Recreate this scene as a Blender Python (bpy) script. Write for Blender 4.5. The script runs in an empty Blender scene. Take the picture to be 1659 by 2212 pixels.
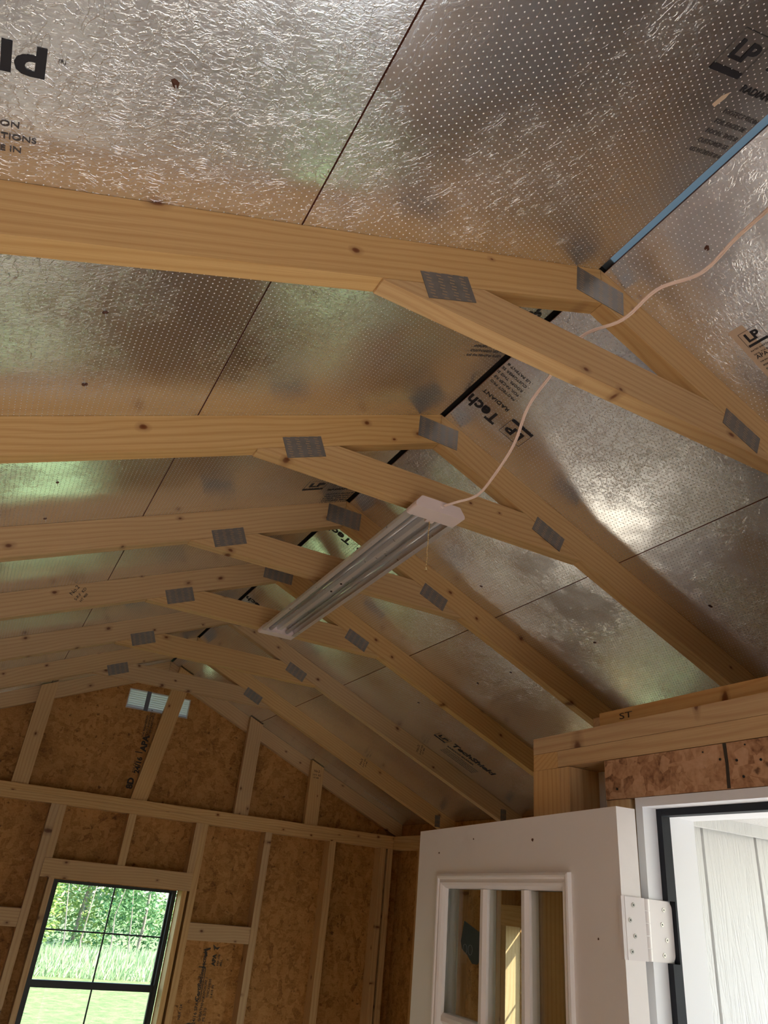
import bpy, bmesh, math, random
from mathutils import Vector, Matrix
R = random.Random(7)
# ---------------------------------------------------------------- camera, world, sun, exposure
# coordinates below are measured from the ridge line (z = 0 at the roof peak); ZR lifts them so that the floor is z = 0
ZR = 3.07
sc = bpy.context.scene
COL = sc.collection
cam_d = bpy.data.cameras.new('camera'); cam = bpy.data.objects.new('camera', cam_d); COL.objects.link(cam)
right, down, fwd = Vector((0.87857, -0.46876, 0.09150)), Vector((0.29340, 0.37854, -0.87785)), Vector((0.37687, 0.79810, 0.47011))
fwd.normalize(); right = (right - fwd * right.dot(fwd)).normalized(); down = fwd.cross(right).normalized()
cam.matrix_world = Matrix.Translation((-0.8417, 0, -1.2301 + ZR)) @ Matrix((right, -down, -fwd)).transposed().to_4x4()
cam_d.sensor_fit = 'HORIZONTAL'; cam_d.sensor_width = 36; cam_d.lens = 1572.75 / 1659 * 36
cam_d.clip_start = 0.02; cam_d.clip_end = 300
sc.camera = cam
sc.view_settings.view_transform = 'Standard'; sc.view_settings.look = 'None'
sc.view_settings.gamma = 1; sc.view_settings.use_curve_mapping = False
sc.view_settings.exposure = 0.76
w = bpy.data.worlds.new('world'); sc.world = w; w.use_nodes = True
wn = w.node_tree.nodes; wl = w.node_tree.links; wn.clear()
sky = wn.new('ShaderNodeTexSky'); sky.sky_type = 'NISHITA'; sky.sun_disc = False
sky.sun_elevation = math.radians(49); sky.sun_rotation = math.radians(122); sky.dust_density = 1.0
bg = wn.new('ShaderNodeBackground'); bg.inputs[1].default_value = 0.62
wo = wn.new('ShaderNodeOutputWorld'); wl.new(sky.outputs[0], bg.inputs[0]); wl.new(bg.outputs[0], wo.inputs[0])
sd = bpy.data.lights.new('sun', 'SUN'); sd.energy = 14.0; sd.angle = math.radians(0.6); sd.color = (1.0, 0.975, 0.94)
so = bpy.data.objects.new('sun', sd); COL.objects.link(so); so.location = (6, -5, 12)
so.rotation_euler = Vector((-0.92, 0.47, -1.0)).to_track_quat('-Z', 'Y').to_euler()
sc.cycles.use_denoising = True
sc.cycles.max_bounces = 14; sc.cycles.diffuse_bounces = 8; sc.cycles.glossy_bounces = 6; sc.cycles.transparent_max_bounces = 24
sc.cycles.sample_clamp_indirect = 6.0
sc.cycles.caustics_reflective = True

# ---------------------------------------------------------------- materials
class NT:
    def __init__(s, name):
        s.m = bpy.data.materials.new(name); s.m.use_nodes = True
        s.t = s.m.node_tree; s.n = s.t.nodes; s.l = s.t.links
        s.b = s.n['Principled BSDF']
    def add(s, typ, **kw):
        n = s.n.new(typ)
        for k, v in kw.items():
            if k.startswith('i_'):
                k = k[2:]; n.inputs[int(k) if k.isdigit() else k].default_value = v
            else: setattr(n, k, v)
        return n
    def lk(s, a, b): s.l.new(a, b)
    def math(s, op, a, b=None, c=None):
        n = s.n.new('ShaderNodeMath'); n.operation = op
        for i, x in enumerate((a, b, c)):
            if x is None: continue
            if isinstance(x, (int, float)): n.inputs[i].default_value = x
            else: s.l.new(x, n.inputs[i])
        return n.outputs[0]
    def vscale(s, v, sx, sy, sz):
        n = s.add('ShaderNodeVectorMath', operation='MULTIPLY'); s.l.new(v, n.inputs[0]); n.inputs[1].default_value = (sx, sy, sz); return n.outputs[0]
    def ramp(s, f, stops, interp='LINEAR'):
        n = s.n.new('ShaderNodeValToRGB'); n.color_ramp.interpolation = interp
        e = n.color_ramp.elements
        while len(e) < len(stops): e.new(0.5)
        for i, (p, c) in enumerate(stops):
            e[i].position = p; e[i].color = (*c, 1) if len(c) == 3 else c
        s.l.new(f, n.inputs[0]); return n.outputs[0]
    def mix(s, f, a, b, mode='MIX'):
        n = s.n.new('ShaderNodeMix'); n.data_type = 'RGBA'; n.blend_type = mode
        for x, i in ((f, 0), (a, 6), (b, 7)):
            if isinstance(x, (int, float)): n.inputs[i].default_value = x
            elif isinstance(x, tuple): n.inputs[i].default_value = (*x, 1) if len(x) == 3 else x
            else: s.l.new(x, n.inputs[i])
        return n.outputs[2]
    def coords(s, rnd=True):
        tc = s.n.new('ShaderNodeTexCoord'); v = tc.outputs['Object']
        if rnd:
            oi = s.n.new('ShaderNodeObjectInfo')
            cx = s.n.new('ShaderNodeCombineXYZ')
            s.l.new(s.math('MULTIPLY', oi.outputs['Random'], 37.0), cx.inputs[0]); s.l.new(s.math('MULTIPLY', oi.outputs['Random'], 91.0), cx.inputs[1]); s.l.new(s.math('MULTIPLY', oi.outputs['Random'], 13.0), cx.inputs[2])
            a = s.n.new('ShaderNodeVectorMath'); a.operation = 'ADD'; s.l.new(v, a.inputs[0]); s.l.new(cx.outputs[0], a.inputs[1]); v = a.outputs[0]
            s.rand = oi.outputs['Random']
        return v
    def bump(s, h, strength=0.3, dist=0.001, normal=None):
        n = s.n.new('ShaderNodeBump'); n.inputs['Strength'].default_value = strength; n.inputs['Distance'].default_value = dist
        s.l.new(h, n.inputs['Height'])
        if normal is not None: s.l.new(normal, n.inputs['Normal'])
        return n.outputs[0]
def srgb(r, g, b):
    f = lambda c: (c / 255 / 12.92) if c / 255 <= 0.04045 else ((c / 255 + 0.055) / 1.055) ** 2.4
    return (f(r), f(g), f(b))
def plain(name, col, rough=0.5, metal=0.0, **kw):
    t = NT(name); t.b.inputs['Base Color'].default_value = (*col, 1); t.b.inputs['Roughness'].default_value = rough; t.b.inputs['Metallic'].default_value = metal
    for k, v in kw.items(): t.b.inputs[k].default_value = v
    v = t.coords(False); n = t.add('ShaderNodeTexNoise', i_Scale=60.0); t.lk(v, n.inputs[0])
    r = t.math('MULTIPLY_ADD', n.outputs[0], 0.12, rough - 0.06); t.lk(r, t.b.inputs['Roughness'])
    return t.m
def make_pine(name, light, mid, dark):
    t = NT(name); v = t.coords()
    warp = t.add('ShaderNodeTexNoise', i_Scale=1.0, i_Detail=2.0); t.lk(t.vscale(v, 1.6, 4, 4), warp.inputs[0])
    # growth rings: bands across the width, stretched along the board
    cx = t.add('ShaderNodeSeparateXYZ'); t.lk(v, cx.inputs[0])
    ring = t.math('ADD', t.math('MULTIPLY', cx.outputs[2], 420.0), t.math('MULTIPLY', cx.outputs[1], 300.0))
    ring = t.math('ADD', ring, t.math('MULTIPLY', warp.outputs[0], 34.0))
    rs = t.math('MULTIPLY_ADD', t.math('SINE', ring), 0.5, 0.5); rs = t.math('POWER', rs, 3.0)
    fine = t.add('ShaderNodeTexNoise', i_Scale=1.0, i_Detail=4.0); t.lk(t.vscale(v, 6, 420, 420), fine.inputs[0])
    col = t.mix(t.math('MULTIPLY', rs, 0.45), light, mid)
    f2 = t.math('MULTIPLY', t.math('SUBTRACT', fine.outputs[0], 0.42), 1.3); f2 = t.math('MAXIMUM', f2, 0.0)
    col = t.mix(f2, col, mid)
    tone = t.add('ShaderNodeTexNoise', i_Scale=1.0, i_Detail=2.0); t.lk(t.vscale(v, 2.2, 14, 14), tone.inputs[0])
    col = t.mix(t.math('MULTIPLY', tone.outputs[0], 0.5), col, (light[0] * 0.86, light[1] * 0.76, light[2] * 0.62))
    # knots
    kw = t.add('ShaderNodeTexNoise', i_Scale=30.0, i_Detail=2.0); t.lk(v, kw.inputs[0])
    kc = t.add('ShaderNodeCombineXYZ'); t.lk(cx.outputs[0], kc.inputs[0]); t.lk(t.math('MULTIPLY_ADD', cx.outputs[1], 0.25, cx.outputs[2]), kc.inputs[1])
    kv = t.add('ShaderNodeTexVoronoi', i_Scale=1.0, voronoi_dimensions='2D'); t.lk(t.vscale(kc.outputs[0], 6.5, 10.0, 1.0), kv.inputs[0])
    gate = t.add('ShaderNodeSeparateColor'); t.lk(kv.outputs['Color'], gate.inputs[0])
    d = t.math('ADD', kv.outputs['Distance'], t.math('MULTIPLY', t.math('SUBTRACT', kw.outputs[0], 0.5), 0.10))
    d = t.math('DIVIDE', d, t.math('MULTIPLY_ADD', gate.outputs[1], 0.7, 0.55))
    g = t.math('GREATER_THAN', gate.outputs[0], 0.40)
    knot = t.ramp(d, [(0.0, (1, 1, 1)), (0.035, (0.9,) * 3), (0.065, (0.35,) * 3), (0.15, (0, 0, 0))])
    kf = t.math('MULTIPLY', knot, g)
    col = t.mix(kf, col, dark)
    # one board differs a little from the next
    hs = t.add('ShaderNodeHueSaturation'); t.lk(col, hs.inputs['Color'])
    t.lk(t.math('MULTIPLY_ADD', t.rand, 0.16, 0.90), hs.inputs['Value']); t.lk(t.math('MULTIPLY_ADD', t.rand, 0.20, 0.92), hs.inputs['Saturation'])
    t.lk(hs.outputs[0], t.b.inputs['Base Color']); t.b.inputs['Roughness'].default_value = 0.55
    t.b.inputs['Specular IOR Level'].default_value = 0.3
    t.lk(t.bump(fine.outputs[0], 0.12, 0.0006), t.b.inputs['Normal'])
    return t.m
def make_osb(name, a, b, c):
    t = NT(name); v = t.coords()
    cols = []; hs = []
    for i, (rot, sc_) in enumerate(((0.25, (14, 50, 14)), (1.1, (50, 16, 50)), (2.2, (22, 44, 36)), (2.8, (36, 36, 18)))):
        mp = t.add('ShaderNodeMapping'); mp.inputs['Rotation'].default_value = (rot, rot * 0.7, rot * 1.3); mp.inputs['Scale'].default_value = sc_; mp.inputs['Location'].default_value = (i * 3.1, i, 0)
        nz = t.add('ShaderNodeTexNoise', i_Scale=9.0, i_Detail=2.0); t.lk(v, nz.inputs[0])
        av = t.add('ShaderNodeVectorMath', operation='MULTIPLY_ADD'); t.lk(nz.outputs['Color'], av.inputs[0]); av.inputs[1].default_value = (0.06,) * 3; t.lk(v, av.inputs[2])
        t.lk(av.outputs[0], mp.inputs[0])
        vo = t.add('ShaderNodeTexVoronoi', i_Scale=1.0); t.lk(mp.outputs[0], vo.inputs[0])
        s = t.add('ShaderNodeSeparateColor'); t.lk(vo.outputs['Color'], s.inputs[0]); cols.append((s.outputs[0], s.outputs[1], s.outputs[2]))
    sel = t.math('GREATER_THAN', cols[0][1], 0.5); sel2 = t.math('GREATER_THAN', cols[1][1], 0.45); sel3 = t.math('GREATER_THAN', cols[3][2], 0.6)
    f = t.mix(sel, cols[0][0], cols[1][0]); f = t.mix(sel2, f, cols[2][0]); f = t.mix(sel3, f, cols[3][0])
    fine = t.add('ShaderNodeTexNoise', i_Scale=130.0, i_Detail=4.0); t.lk(v, fine.inputs[0])
    big = t.add('ShaderNodeTexNoise', i_Scale=7.0, i_Detail=3.0); t.lk(v, big.inputs[0])
    st1 = t.add('ShaderNodeTexNoise', i_Scale=1.0, i_Detail=3.0, i_Distortion=1.5); t.lk(t.vscale(v, 26, 26, 60), st1.inputs[0])
    f = t.math('ADD', t.math('MULTIPLY', f, 0.42), t.math('MULTIPLY', t.math('SUBTRACT', t.math('ADD', t.math('ADD', fine.outputs[0], big.outputs[0]), st1.outputs[0]), 1.02), 0.62))
    col = t.ramp(f, [(0.08, c), (0.34, b), (0.62, a), (0.95, (a[0] * 1.15, a[1] * 1.2, a[2] * 1.35))])
    spk = t.add('ShaderNodeTexNoise', i_Scale=34.0, i_Detail=3.0); t.lk(v, spk.inputs[0])
    col = t.mix(t.ramp(spk.outputs[0], [(0.66, (0, 0, 0)), (0.74, (0.75,) * 3)]), col, (c[0] * 0.5, c[1] * 0.45, c[2] * 0.45))
    t.lk(col, t.b.inputs['Base Color']); t.b.inputs['Roughness'].default_value = 0.6; t.b.inputs['Specular IOR Level'].default_value = 0.25
    t.lk(t.bump(f, 0.4, 0.0012), t.b.inputs['Normal'])
    return t.m
def make_foil():
    t = NT('radiant foil'); v = t.coords(False)
    s = t.add('ShaderNodeSeparateXYZ'); t.lk(v, s.inputs[0])
    P = 0.0105
    row = t.math('FLOOR', t.math('DIVIDE', s.outputs[1], P))
    fx = t.math('SUBTRACT', t.math('FRACT', t.math('ADD', t.math('DIVIDE', s.outputs[0], P), t.math('MULTIPLY', row, 0.5))), 0.5)
    fy = t.math('SUBTRACT', t.math('FRACT', t.math('DIVIDE', s.outputs[1], P)), 0.5)
    d = t.math('SQRT', t.math('ADD', t.math('MULTIPLY', fx, fx), t.math('MULTIPLY', fy, fy)))
    dot = t.ramp(d, [(0.0, (1, 1, 1)), (0.07, (1, 1, 1)), (0.13, (0, 0, 0))])
    big = t.add('ShaderNodeTexNoise', i_Scale=2.3, i_Detail=3.0); t.lk(v, big.inputs[0])
    zone = t.ramp(big.outputs[0], [(0.40, (0.12,) * 3), (0.60, (1, 1, 1))])
    wr = t.add('ShaderNodeTexNoise', i_Scale=1.0, i_Detail=5.0, i_Distortion=1.2); t.lk(t.vscale(v, 190, 90, 80), wr.inputs[0])
    wr2 = t.add('ShaderNodeTexNoise', i_Scale=28.0, i_Detail=4.0, i_Distortion=2.0); t.lk(v, wr2.inputs[0])
    rid = t.math('ABSOLUTE', t.math('SUBTRACT', wr2.outputs[0], 0.5)); rid = t.ramp(rid, [(0.0, (1, 1, 1)), (0.035, (0, 0, 0))])
    und = t.add('ShaderNodeTexNoise', i_Scale=5.0, i_Detail=2.0); t.lk(v, und.inputs[0])
    n0 = t.bump(und.outputs[0], 0.35, 0.01)
    h1 = t.math('MULTIPLY', wr.outputs[0], zone); n1 = t.bump(h1, 0.7, 0.0010, n0)
    h2 = t.math('MULTIPLY', rid, zone); n2 = t.bump(h2, 0.5, 0.0006, n1)
    n3 = t.bump(dot, 0.6, 0.0005, n2)
    t.lk(n3, t.b.inputs['Normal'])
    t.lk(t.math('MULTIPLY_ADD', dot, -0.95, 1.0), t.b.inputs['Metallic'])
    col = t.mix(t.math('MULTIPLY', big.outputs[0], 0.25), (0.86, 0.88, 0.92), (0.74, 0.75, 0.78))
    col = t.mix(dot, col, (0.90, 0.90, 0.88))
    t.lk(col, t.b.inputs['Base Color'])
    ro = t.math('MULTIPLY_ADD', zone, 0.12, 0.15); t.lk(ro, t.b.inputs['Roughness'])
    gl = t.add('ShaderNodeBsdfGlossy'); gl.inputs['Roughness'].default_value = 0.42; t.lk(col, gl.inputs[0]); t.lk(n1, gl.inputs['Normal'])
    mx = t.add('ShaderNodeMixShader'); mx.inputs[0].default_value = 0.20; t.lk(t.b.outputs[0], mx.inputs[1]); t.lk(gl.outputs[0], mx.inputs[2])
    t.lk(mx.outputs[0], t.n['Material Output'].inputs[0])
    return t.m
def make_nail_plate():
    t = NT('galvanised tooth plate'); v = t.coords(False)
    s = t.add('ShaderNodeSeparateXYZ'); t.lk(v, s.inputs[0])
    px, pz = 0.0255, 0.0066
    col = t.math('FLOOR', t.math('DIVIDE', s.outputs[0], px))
    fx = t.math('SUBTRACT', t.math('FRACT', t.math('DIVIDE', s.outputs[0], px)), 0.5)
    fz0 = t.math('ADD', t.math('DIVIDE', s.outputs[2], pz), t.math('MULTIPLY', fx, 0.6))
    fz = t.math('SUBTRACT', t.math('FRACT', fz0), 0.5)
    alt = t.math('MULTIPLY', t.math('SUBTRACT', t.math('MODULO', t.math('ABSOLUTE', t.math('FLOOR', fz0)), 2.0), 0.5), 0.10)
    fx = t.math('ADD', fx, alt)
    m = t.math('MULTIPLY', t.math('LESS_THAN', t.math('ABSOLUTE', fx), 0.20), t.math('LESS_THAN', t.math('ABSOLUTE', fz), 0.20))
    nz = t.add('ShaderNodeTexNoise', i_Scale=40.0, i_Detail=3.0); t.lk(v, nz.inputs[0])
    base = t.mix(nz.outputs[0], (0.16, 0.15, 0.135), (0.27, 0.25, 0.22))
    t.lk(t.mix(m, base, (0.34, 0.24, 0.15)), t.b.inputs['Base Color'])
    t.lk(t.math('MULTIPLY_ADD', m, -0.5, 0.55), t.b.inputs['Metallic']); t.b.inputs['Roughness'].default_value = 0.48
    t.lk(t.bump(t.math('SUBTRACT', 1.0, m), 0.8, 0.001), t.b.inputs['Normal'])
    return t.m
def make_glass():
    t = NT('clear glass'); t.n.remove(t.b)
    tr = t.add('ShaderNodeBsdfTransparent'); tr.inputs[0].default_value = (0.96, 0.98, 0.97, 1)
    gl = t.add('ShaderNodeBsdfGlossy'); gl.inputs['Roughness'].default_value = 0.01
    g = t.add('ShaderNodeNewGeometry'); dt = t.add('ShaderNodeVectorMath', operation='DOT_PRODUCT'); t.lk(g.outputs['Incoming'], dt.inputs[0]); t.lk(g.outputs['Normal'], dt.inputs[1])
    fr = t.math('MULTIPLY_ADD', t.math('POWER', t.math('SUBTRACT', 1.0, t.math('MINIMUM', t.math('ABSOLUTE', dt.outputs['Value']), 1.0)), 5.0), 0.95, 0.045)
    mx = t.add('ShaderNodeMixShader'); t.lk(fr, mx.inputs[0]); t.lk(tr.outputs[0], mx.inputs[1]); t.lk(gl.outputs[0], mx.inputs[2])
    t.lk(mx.outputs[0], t.n['Material Output'].inputs[0]); return t.m
def make_white_paint():
    t = NT('white painted fibreglass'); v = t.coords(False)
    n = t.add('ShaderNodeTexNoise', i_Scale=1.0, i_Detail=3.0); t.lk(t.vscale(v, 18, 3, 3), n.inputs[0])
    n2 = t.add('ShaderNodeTexNoise', i_Scale=9.0, i_Detail=4.0); t.lk(v, n2.inputs[0])
    smudge = t.ramp(n2.outputs[0], [(0.62, (0, 0, 0)), (0.80, (0.25,) * 3)])
    t.lk(t.mix(smudge, (0.80, 0.78, 0.76), (0.62, 0.58, 0.53)), t.b.inputs['Base Color']); t.b.inputs['Roughness'].default_value = 0.42
    t.lk(t.bump(n.outputs[0], 0.08, 0.001), t.b.inputs['Normal']); return t.m
def make_siding():
    t = NT('embossed siding paint'); v = t.coords(False)
    n = t.add('ShaderNodeTexNoise', i_Scale=1.0, i_Detail=6.0, i_Distortion=0.8); t.lk(t.vscale(v, 60, 60, 7), n.inputs[0])
    n2 = t.add('ShaderNodeTexNoise', i_Scale=1.0, i_Detail=3.0, i_Distortion=2.5); t.lk(t.vscale(v, 22, 22, 2.2), n2.inputs[0])
    rd = t.ramp(t.math('ABSOLUTE', t.math('SUBTRACT', n2.outputs[0], 0.5)), [(0.0, (0, 0, 0)), (0.05, (1, 1, 1))])
    t.b.inputs['Base Color'].default_value = (*srgb(200, 200, 198), 1); t.b.inputs['Roughness'].default_value = 0.55
    nb = t.bump(n.outputs[0], 0.6, 0.002); t.lk(t.bump(rd, 0.5, 0.0015, nb), t.b.inputs['Normal']); return t.m
def make_lawn():
    t = NT('mown lawn'); v = t.coords(False)
    n = t.add('ShaderNodeTexNoise', i_Scale=6.0, i_Detail=8.0, i_Roughness=0.7); t.lk(v, n.inputs[0])
    t.lk(t.ramp(n.outputs[0], [(0.3, (0.055, 0.088, 0.020)), (0.5, (0.115, 0.155, 0.045)), (0.7, (0.19, 0.225, 0.085))]), t.b.inputs['Base Color'])
    t.b.inputs['Roughness'].default_value = 0.8; t.lk(t.bump(n.outputs[0], 0.8, 0.05), t.b.inputs['Normal']); return t.m
def make_leaf(name, a, b):
    t = NT(name); g = t.add('ShaderNodeNewGeometry'); r = g.outputs['Random Per Island']
    c = t.mix(r, a, b); t.lk(c, t.b.inputs['Base Color']); t.b.inputs['Roughness'].default_value = 0.5
    tl = t.add('ShaderNodeBsdfTranslucent'); t.lk(c, tl.inputs[0]); mx = t.add('ShaderNodeMixShader'); mx.inputs[0].default_value = 0.35
    t.lk(t.b.outputs[0], mx.inputs[1]); t.lk(tl.outputs[0], mx.inputs[2]); t.lk(mx.outputs[0], t.n['Material Output'].inputs[0]); return t.m
def make_floor():
    t = NT('plywood floor'); v = t.coords(False)
    n = t.add('ShaderNodeTexNoise', i_Scale=1.0, i_Detail=5.0, i_Distortion=0.6); t.lk(t.vscale(v, 3, 22, 3), n.inputs[0])
    t.lk(t.ramp(n.outputs[0], [(0.3, srgb(196, 182, 162)), (0.7, srgb(226, 214, 198))]), t.b.inputs['Base Color']); t.b.inputs['Roughness'].default_value = 0.6; return t.m
PINE = make_pine('pine lumber', srgb(205, 174, 128), srgb(168, 128, 82), srgb(104, 60, 34))
OSB = make_osb('osb sheathing', srgb(178, 131, 74), srgb(156, 110, 56), srgb(116, 76, 36))
OSBD = make_osb('osb header board', srgb(184, 146, 112), srgb(158, 118, 86), srgb(100, 68, 50))
EDGE = plain('reddish sheathing edge', srgb(120, 66, 44), 0.8)
FOIL = make_foil(); PLATE = make_nail_plate(); GLASS = make_glass(); WHITE = make_white_paint(); SIDING = make_siding()
BLACK = plain('black vinyl', (0.012, 0.013, 0.016), 0.45)
INK = plain('black ink', (0.010, 0.010, 0.016), 0.5)
INKF = plain('faded ink', (0.035, 0.028, 0.02), 0.7)
INKG = plain('grey fine print ink', (0.06, 0.055, 0.055), 0.6)
FELT = plain('black roofing felt', (0.012, 0.012, 0.013), 0.9)
SHING = plain('asphalt shingles', (0.05, 0.05, 0.05), 0.9)
TRIMW = plain('white enamel', (0.74, 0.76, 0.79), 0.38)
RUBBER = plain('dark grey weatherstrip', (0.014, 0.016, 0.022), 0.55, **{'Specular IOR Level': 0.2})
PLASTIC = plain('white plastic', srgb(228, 214, 210), 0.35)
CORD = plain('white flat cord', srgb(236, 214, 200), 0.35)
ALU = plain('satin reflector', (0.80, 0.79, 0.78), 0.30, 0.6)
TUBE = plain('glass tube', (0.40, 0.39, 0.37), 0.06, 0.35)
BRASS = plain('brass beads', (0.85, 0.66, 0.34), 0.2, 1.0)
STEEL = plain('zinc screw', (0.55, 0.53, 0.50), 0.3, 1.0)
HINGEM = plain('white powder coated steel', (0.74, 0.71, 0.70), 0.35)
TORN = plain('torn foil wood splinter', srgb(84, 50, 34), 0.8)
PAPER = plain('tan grade label', srgb(196, 176, 152), 0.6)
VENTM = plain('white vent metal', (0.50, 0.49, 0.48), 0.5, 0.0)
FLOORM = make_floor(); LAWN = make_lawn(); BARK = plain('grey bark', srgb(128, 116, 104), 0.9)
LEAFA = make_leaf('bright leaves', (0.12, 0.24, 0.05), (0.42, 0.50, 0.14)); LEAFB = make_leaf('deep leaves', (0.03, 0.13, 0.04), (0.20, 0.34, 0.12)); LEAFG = make_leaf('grass blades', (0.20, 0.33, 0.14), (0.55, 0.60, 0.36))
def blue_film():
    t = NT('blue house wrap film'); t.b.inputs['Base Color'].default_value = (0.22, 0.27, 0.30, 1); t.b.inputs['Roughness'].default_value = 0.4
    tl = t.add('ShaderNodeBsdfTranslucent'); tl.inputs[0].default_value = (0.16, 0.20, 0.22, 1); mx = t.add('ShaderNodeMixShader'); mx.inputs[0].default_value = 0.6
    t.lk(t.b.outputs[0], mx.inputs[1]); t.lk(tl.outputs[0], mx.inputs[2]); t.lk(mx.outputs[0], t.n['Material Output'].inputs[0]); return t.m
BLUE = blue_film()

# ---------------------------------------------------------------- helpers
MW = {}
def V3(x, y, z): return Vector((x, y, z + ZR))
def link(name, mesh, M, parent=None):
    o = bpy.data.objects.new(name, mesh); COL.objects.link(o)
    if parent is not None:
        o.parent = parent; o.matrix_basis = MW[parent].inverted() @ M
    else: o.matrix_basis = M
    MW[o] = M
    return o
def tag(o, label=None, cat=None, group=None, kind=None):
    if label: o['label'] = label
    if cat: o['category'] = cat
    if group: o['group'] = group
    if kind: o['kind'] = kind
    return o
def empty(name, M):
    if isinstance(M, Vector): M = Matrix.Translation(M)
    o = link(name, None, M); o.empty_display_size = 0.1; return o
def obj(name, bm, mats, M=None, parent=None, smooth=False, bevel=0.0):
    if bevel > 0:
        bmesh.ops.bevel(bm, geom=[e for e in bm.edges if len(e.link_faces) == 2 and e.calc_face_angle(0) > 0.5], offset=bevel, segments=1, affect='EDGES', clamp_overlap=True)
    bmesh.ops.recalc_face_normals(bm, faces=bm.faces)
    me = bpy.data.meshes.new(name); bm.to_mesh(me); bm.free()
    for m in (mats if isinstance(mats, (list, tuple)) else [mats]): me.materials.append(m)
    if smooth:
        for p in me.polygons: p.use_smooth = True
    return link(name, me, M if M is not None else Matrix.Identity(4), parent)
def frame(O, A, N, B): return Matrix(((A.x, N.x, B.x, O.x), (A.y, N.y, B.y, O.y), (A.z, N.z, B.z, O.z), (0, 0, 0, 1)))
def prism(bm, poly, y0, y1, mi=0):
    a = [bm.verts.new((p[0], y0, p[1])) for p in poly]; b = [bm.verts.new((p[0], y1, p[1])) for p in poly]
    n = len(poly); fs = [bm.faces.new(a), bm.faces.new(b[::-1])]
    for i in range(n): fs.append(bm.faces.new((a[i], b[i], b[(i + 1) % n], a[(i + 1) % n])))
    for f in fs: f.material_index = mi
    return fs
def addbox(bm, x0, x1, y0, y1, z0, z1, mi=0): return prism(bm, [(x0, z0), (x1, z0), (x1, z1), (x0, z1)], y0, y1, mi)
def cyl(bm, p0, p1, r0, r1=None, n=12, mi=0):
    p0 = Vector(p0); p1 = Vector(p1); r1 = r0 if r1 is None else r1
    d = (p1 - p0).normalized(); u = d.orthogonal().normalized(); v = d.cross(u)
    a = [bm.verts.new(p0 + (u * math.cos(t) + v * math.sin(t)) * r0) for t in [2 * math.pi * i / n for i in range(n)]]
    b = [bm.verts.new(p1 + (u * math.cos(t) + v * math.sin(t)) * r1) for t in [2 * math.pi * i / n for i in range(n)]]
    bm.faces.new(a[::-1]).material_index = mi; bm.faces.new(b).material_index = mi
    for i in range(n): bm.faces.new((a[i], a[(i + 1) % n], b[(i + 1) % n], b[i])).material_index = mi
AX = {'x': (Vector((1, 0, 0)), Vector((0, 1, 0)), Vector((0, 0, 1))), 'y': (Vector((0, 1, 0)), Vector((0, 0, 1)), Vector((1, 0, 0))), 'z': (Vector((0, 0, 1)), Vector((1, 0, 0)), Vector((0, 1, 0)))}
def lumber(name, x0, x1, y0, y1, z0, z1, ax, mat=None, parent=None, bevel=0.0015):
    """an axis aligned board; its local x runs along the grain"""
    A, N, B = AX[ax]; lo = V3(x0, y0, z0); hi = V3(x1, y1, z1); d = hi - lo
    bm = bmesh.new(); addbox(bm, 0, d.dot(A), 0, d.dot(N), 0, d.dot(B))
    return obj(name, bm, mat or PINE, frame(lo, A, N, B), parent, bevel=bevel)
def plank_xz(name, pts, A, y0, y1, mat, parent=None, bevel=0.0015):
    """a board cut to the outline pts (x, z), standing in a plane y = const; grain along A"""
    A = Vector((A[0], 0, A[1])).normalized(); N = Vector((0, 1, 0)); B = A.cross(N)
    O = V3(pts[0][0], y0, pts[0][1])
    loc = [((V3(x, y0, z) - O).dot(A), (V3(x, y0, z) - O).dot(B)) for x, z in pts]
    bm = bmesh.new(); prism(bm, loc, 0, y1 - y0)
    return obj(name, bm, mat, frame(O, A, N, B), parent, bevel=bevel)
_tc = {}
def text_mesh(s, bold, mat):
    k = (s, bold, mat.name)
    if k in _tc: return _tc[k]
    cu = bpy.data.curves.new('t', 'FONT'); cu.body = s; cu.size = 1.0; cu.offset = bold; cu.extrude = 0.004; cu.resolution_u = 3
    o = bpy.data.objects.new('t', cu); COL.objects.link(o)
    dg = bpy.context.evaluated_depsgraph_get(); dg.update()
    me = bpy.data.meshes.new_from_object(o.evaluated_get(dg)); bpy.data.objects.remove(o); bpy.data.curves.remove(cu)
    me.materials.clear(); me.materials.append(mat); me.name = 'lettering'
    for p in me.polygons: p.material_index = 0
    _tc[k] = me; return me
CAP = 0.73
def text(name, s, O, rd, up, cap, mat, parent, bold=0.0, stretch=1.0):
    """letters lying on a surface: O start of the baseline, rd reading direction, up the letters' up direction"""
    rd = rd.normalized(); up = (up - rd * up.dot(rd)).normalized(); n = rd.cross(up); k = cap / CAP
    M = frame(O, rd, up, n) @ Matrix.Diagonal((k * stretch, k, 0.05, 1))
    return link(name, text_mesh(s, bold, mat), M, parent)
def tube_path(bm, pts, r, n=8):
    rings = []
    for i, p in enumerate(pts):
        d = (pts[min(i + 1, len(pts) - 1)] - pts[max(i - 1, 0)]).normalized()
        u = Vector((0, 0, 1)).cross(d).normalized(); v = d.cross(u)
        rings.append([bm.verts.new(p + (u * math.cos(2 * math.pi * k / n) + v * math.sin(2 * math.pi * k / n)) * r) for k in range(n)])
    for a, b in zip(rings, rings[1:]):
        for k in range(n): bm.faces.new((a[k], a[(k + 1) % n], b[(k + 1) % n], b[k]))
    bm.faces.new(rings[0][::-1]); bm.faces.new(rings[-1])
def catmull(P, k=8):
    out = []
    for i in range(len(P) - 1):
        p0, p1, p2, p3 = P[max(i - 1, 0)], P[i], P[i + 1], P[min(i + 2, len(P) - 1)]
        for j in range(k):
            t = j / k; out.append(0.5 * ((2 * p1) + (p2 - p0) * t + (2 * p0 - 5 * p1 + 4 * p2 - p3) * t * t + (3 * p1 - p0 - 3 * p2 + p3) * t ** 3))
    out.append(P[-1]); return out

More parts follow.
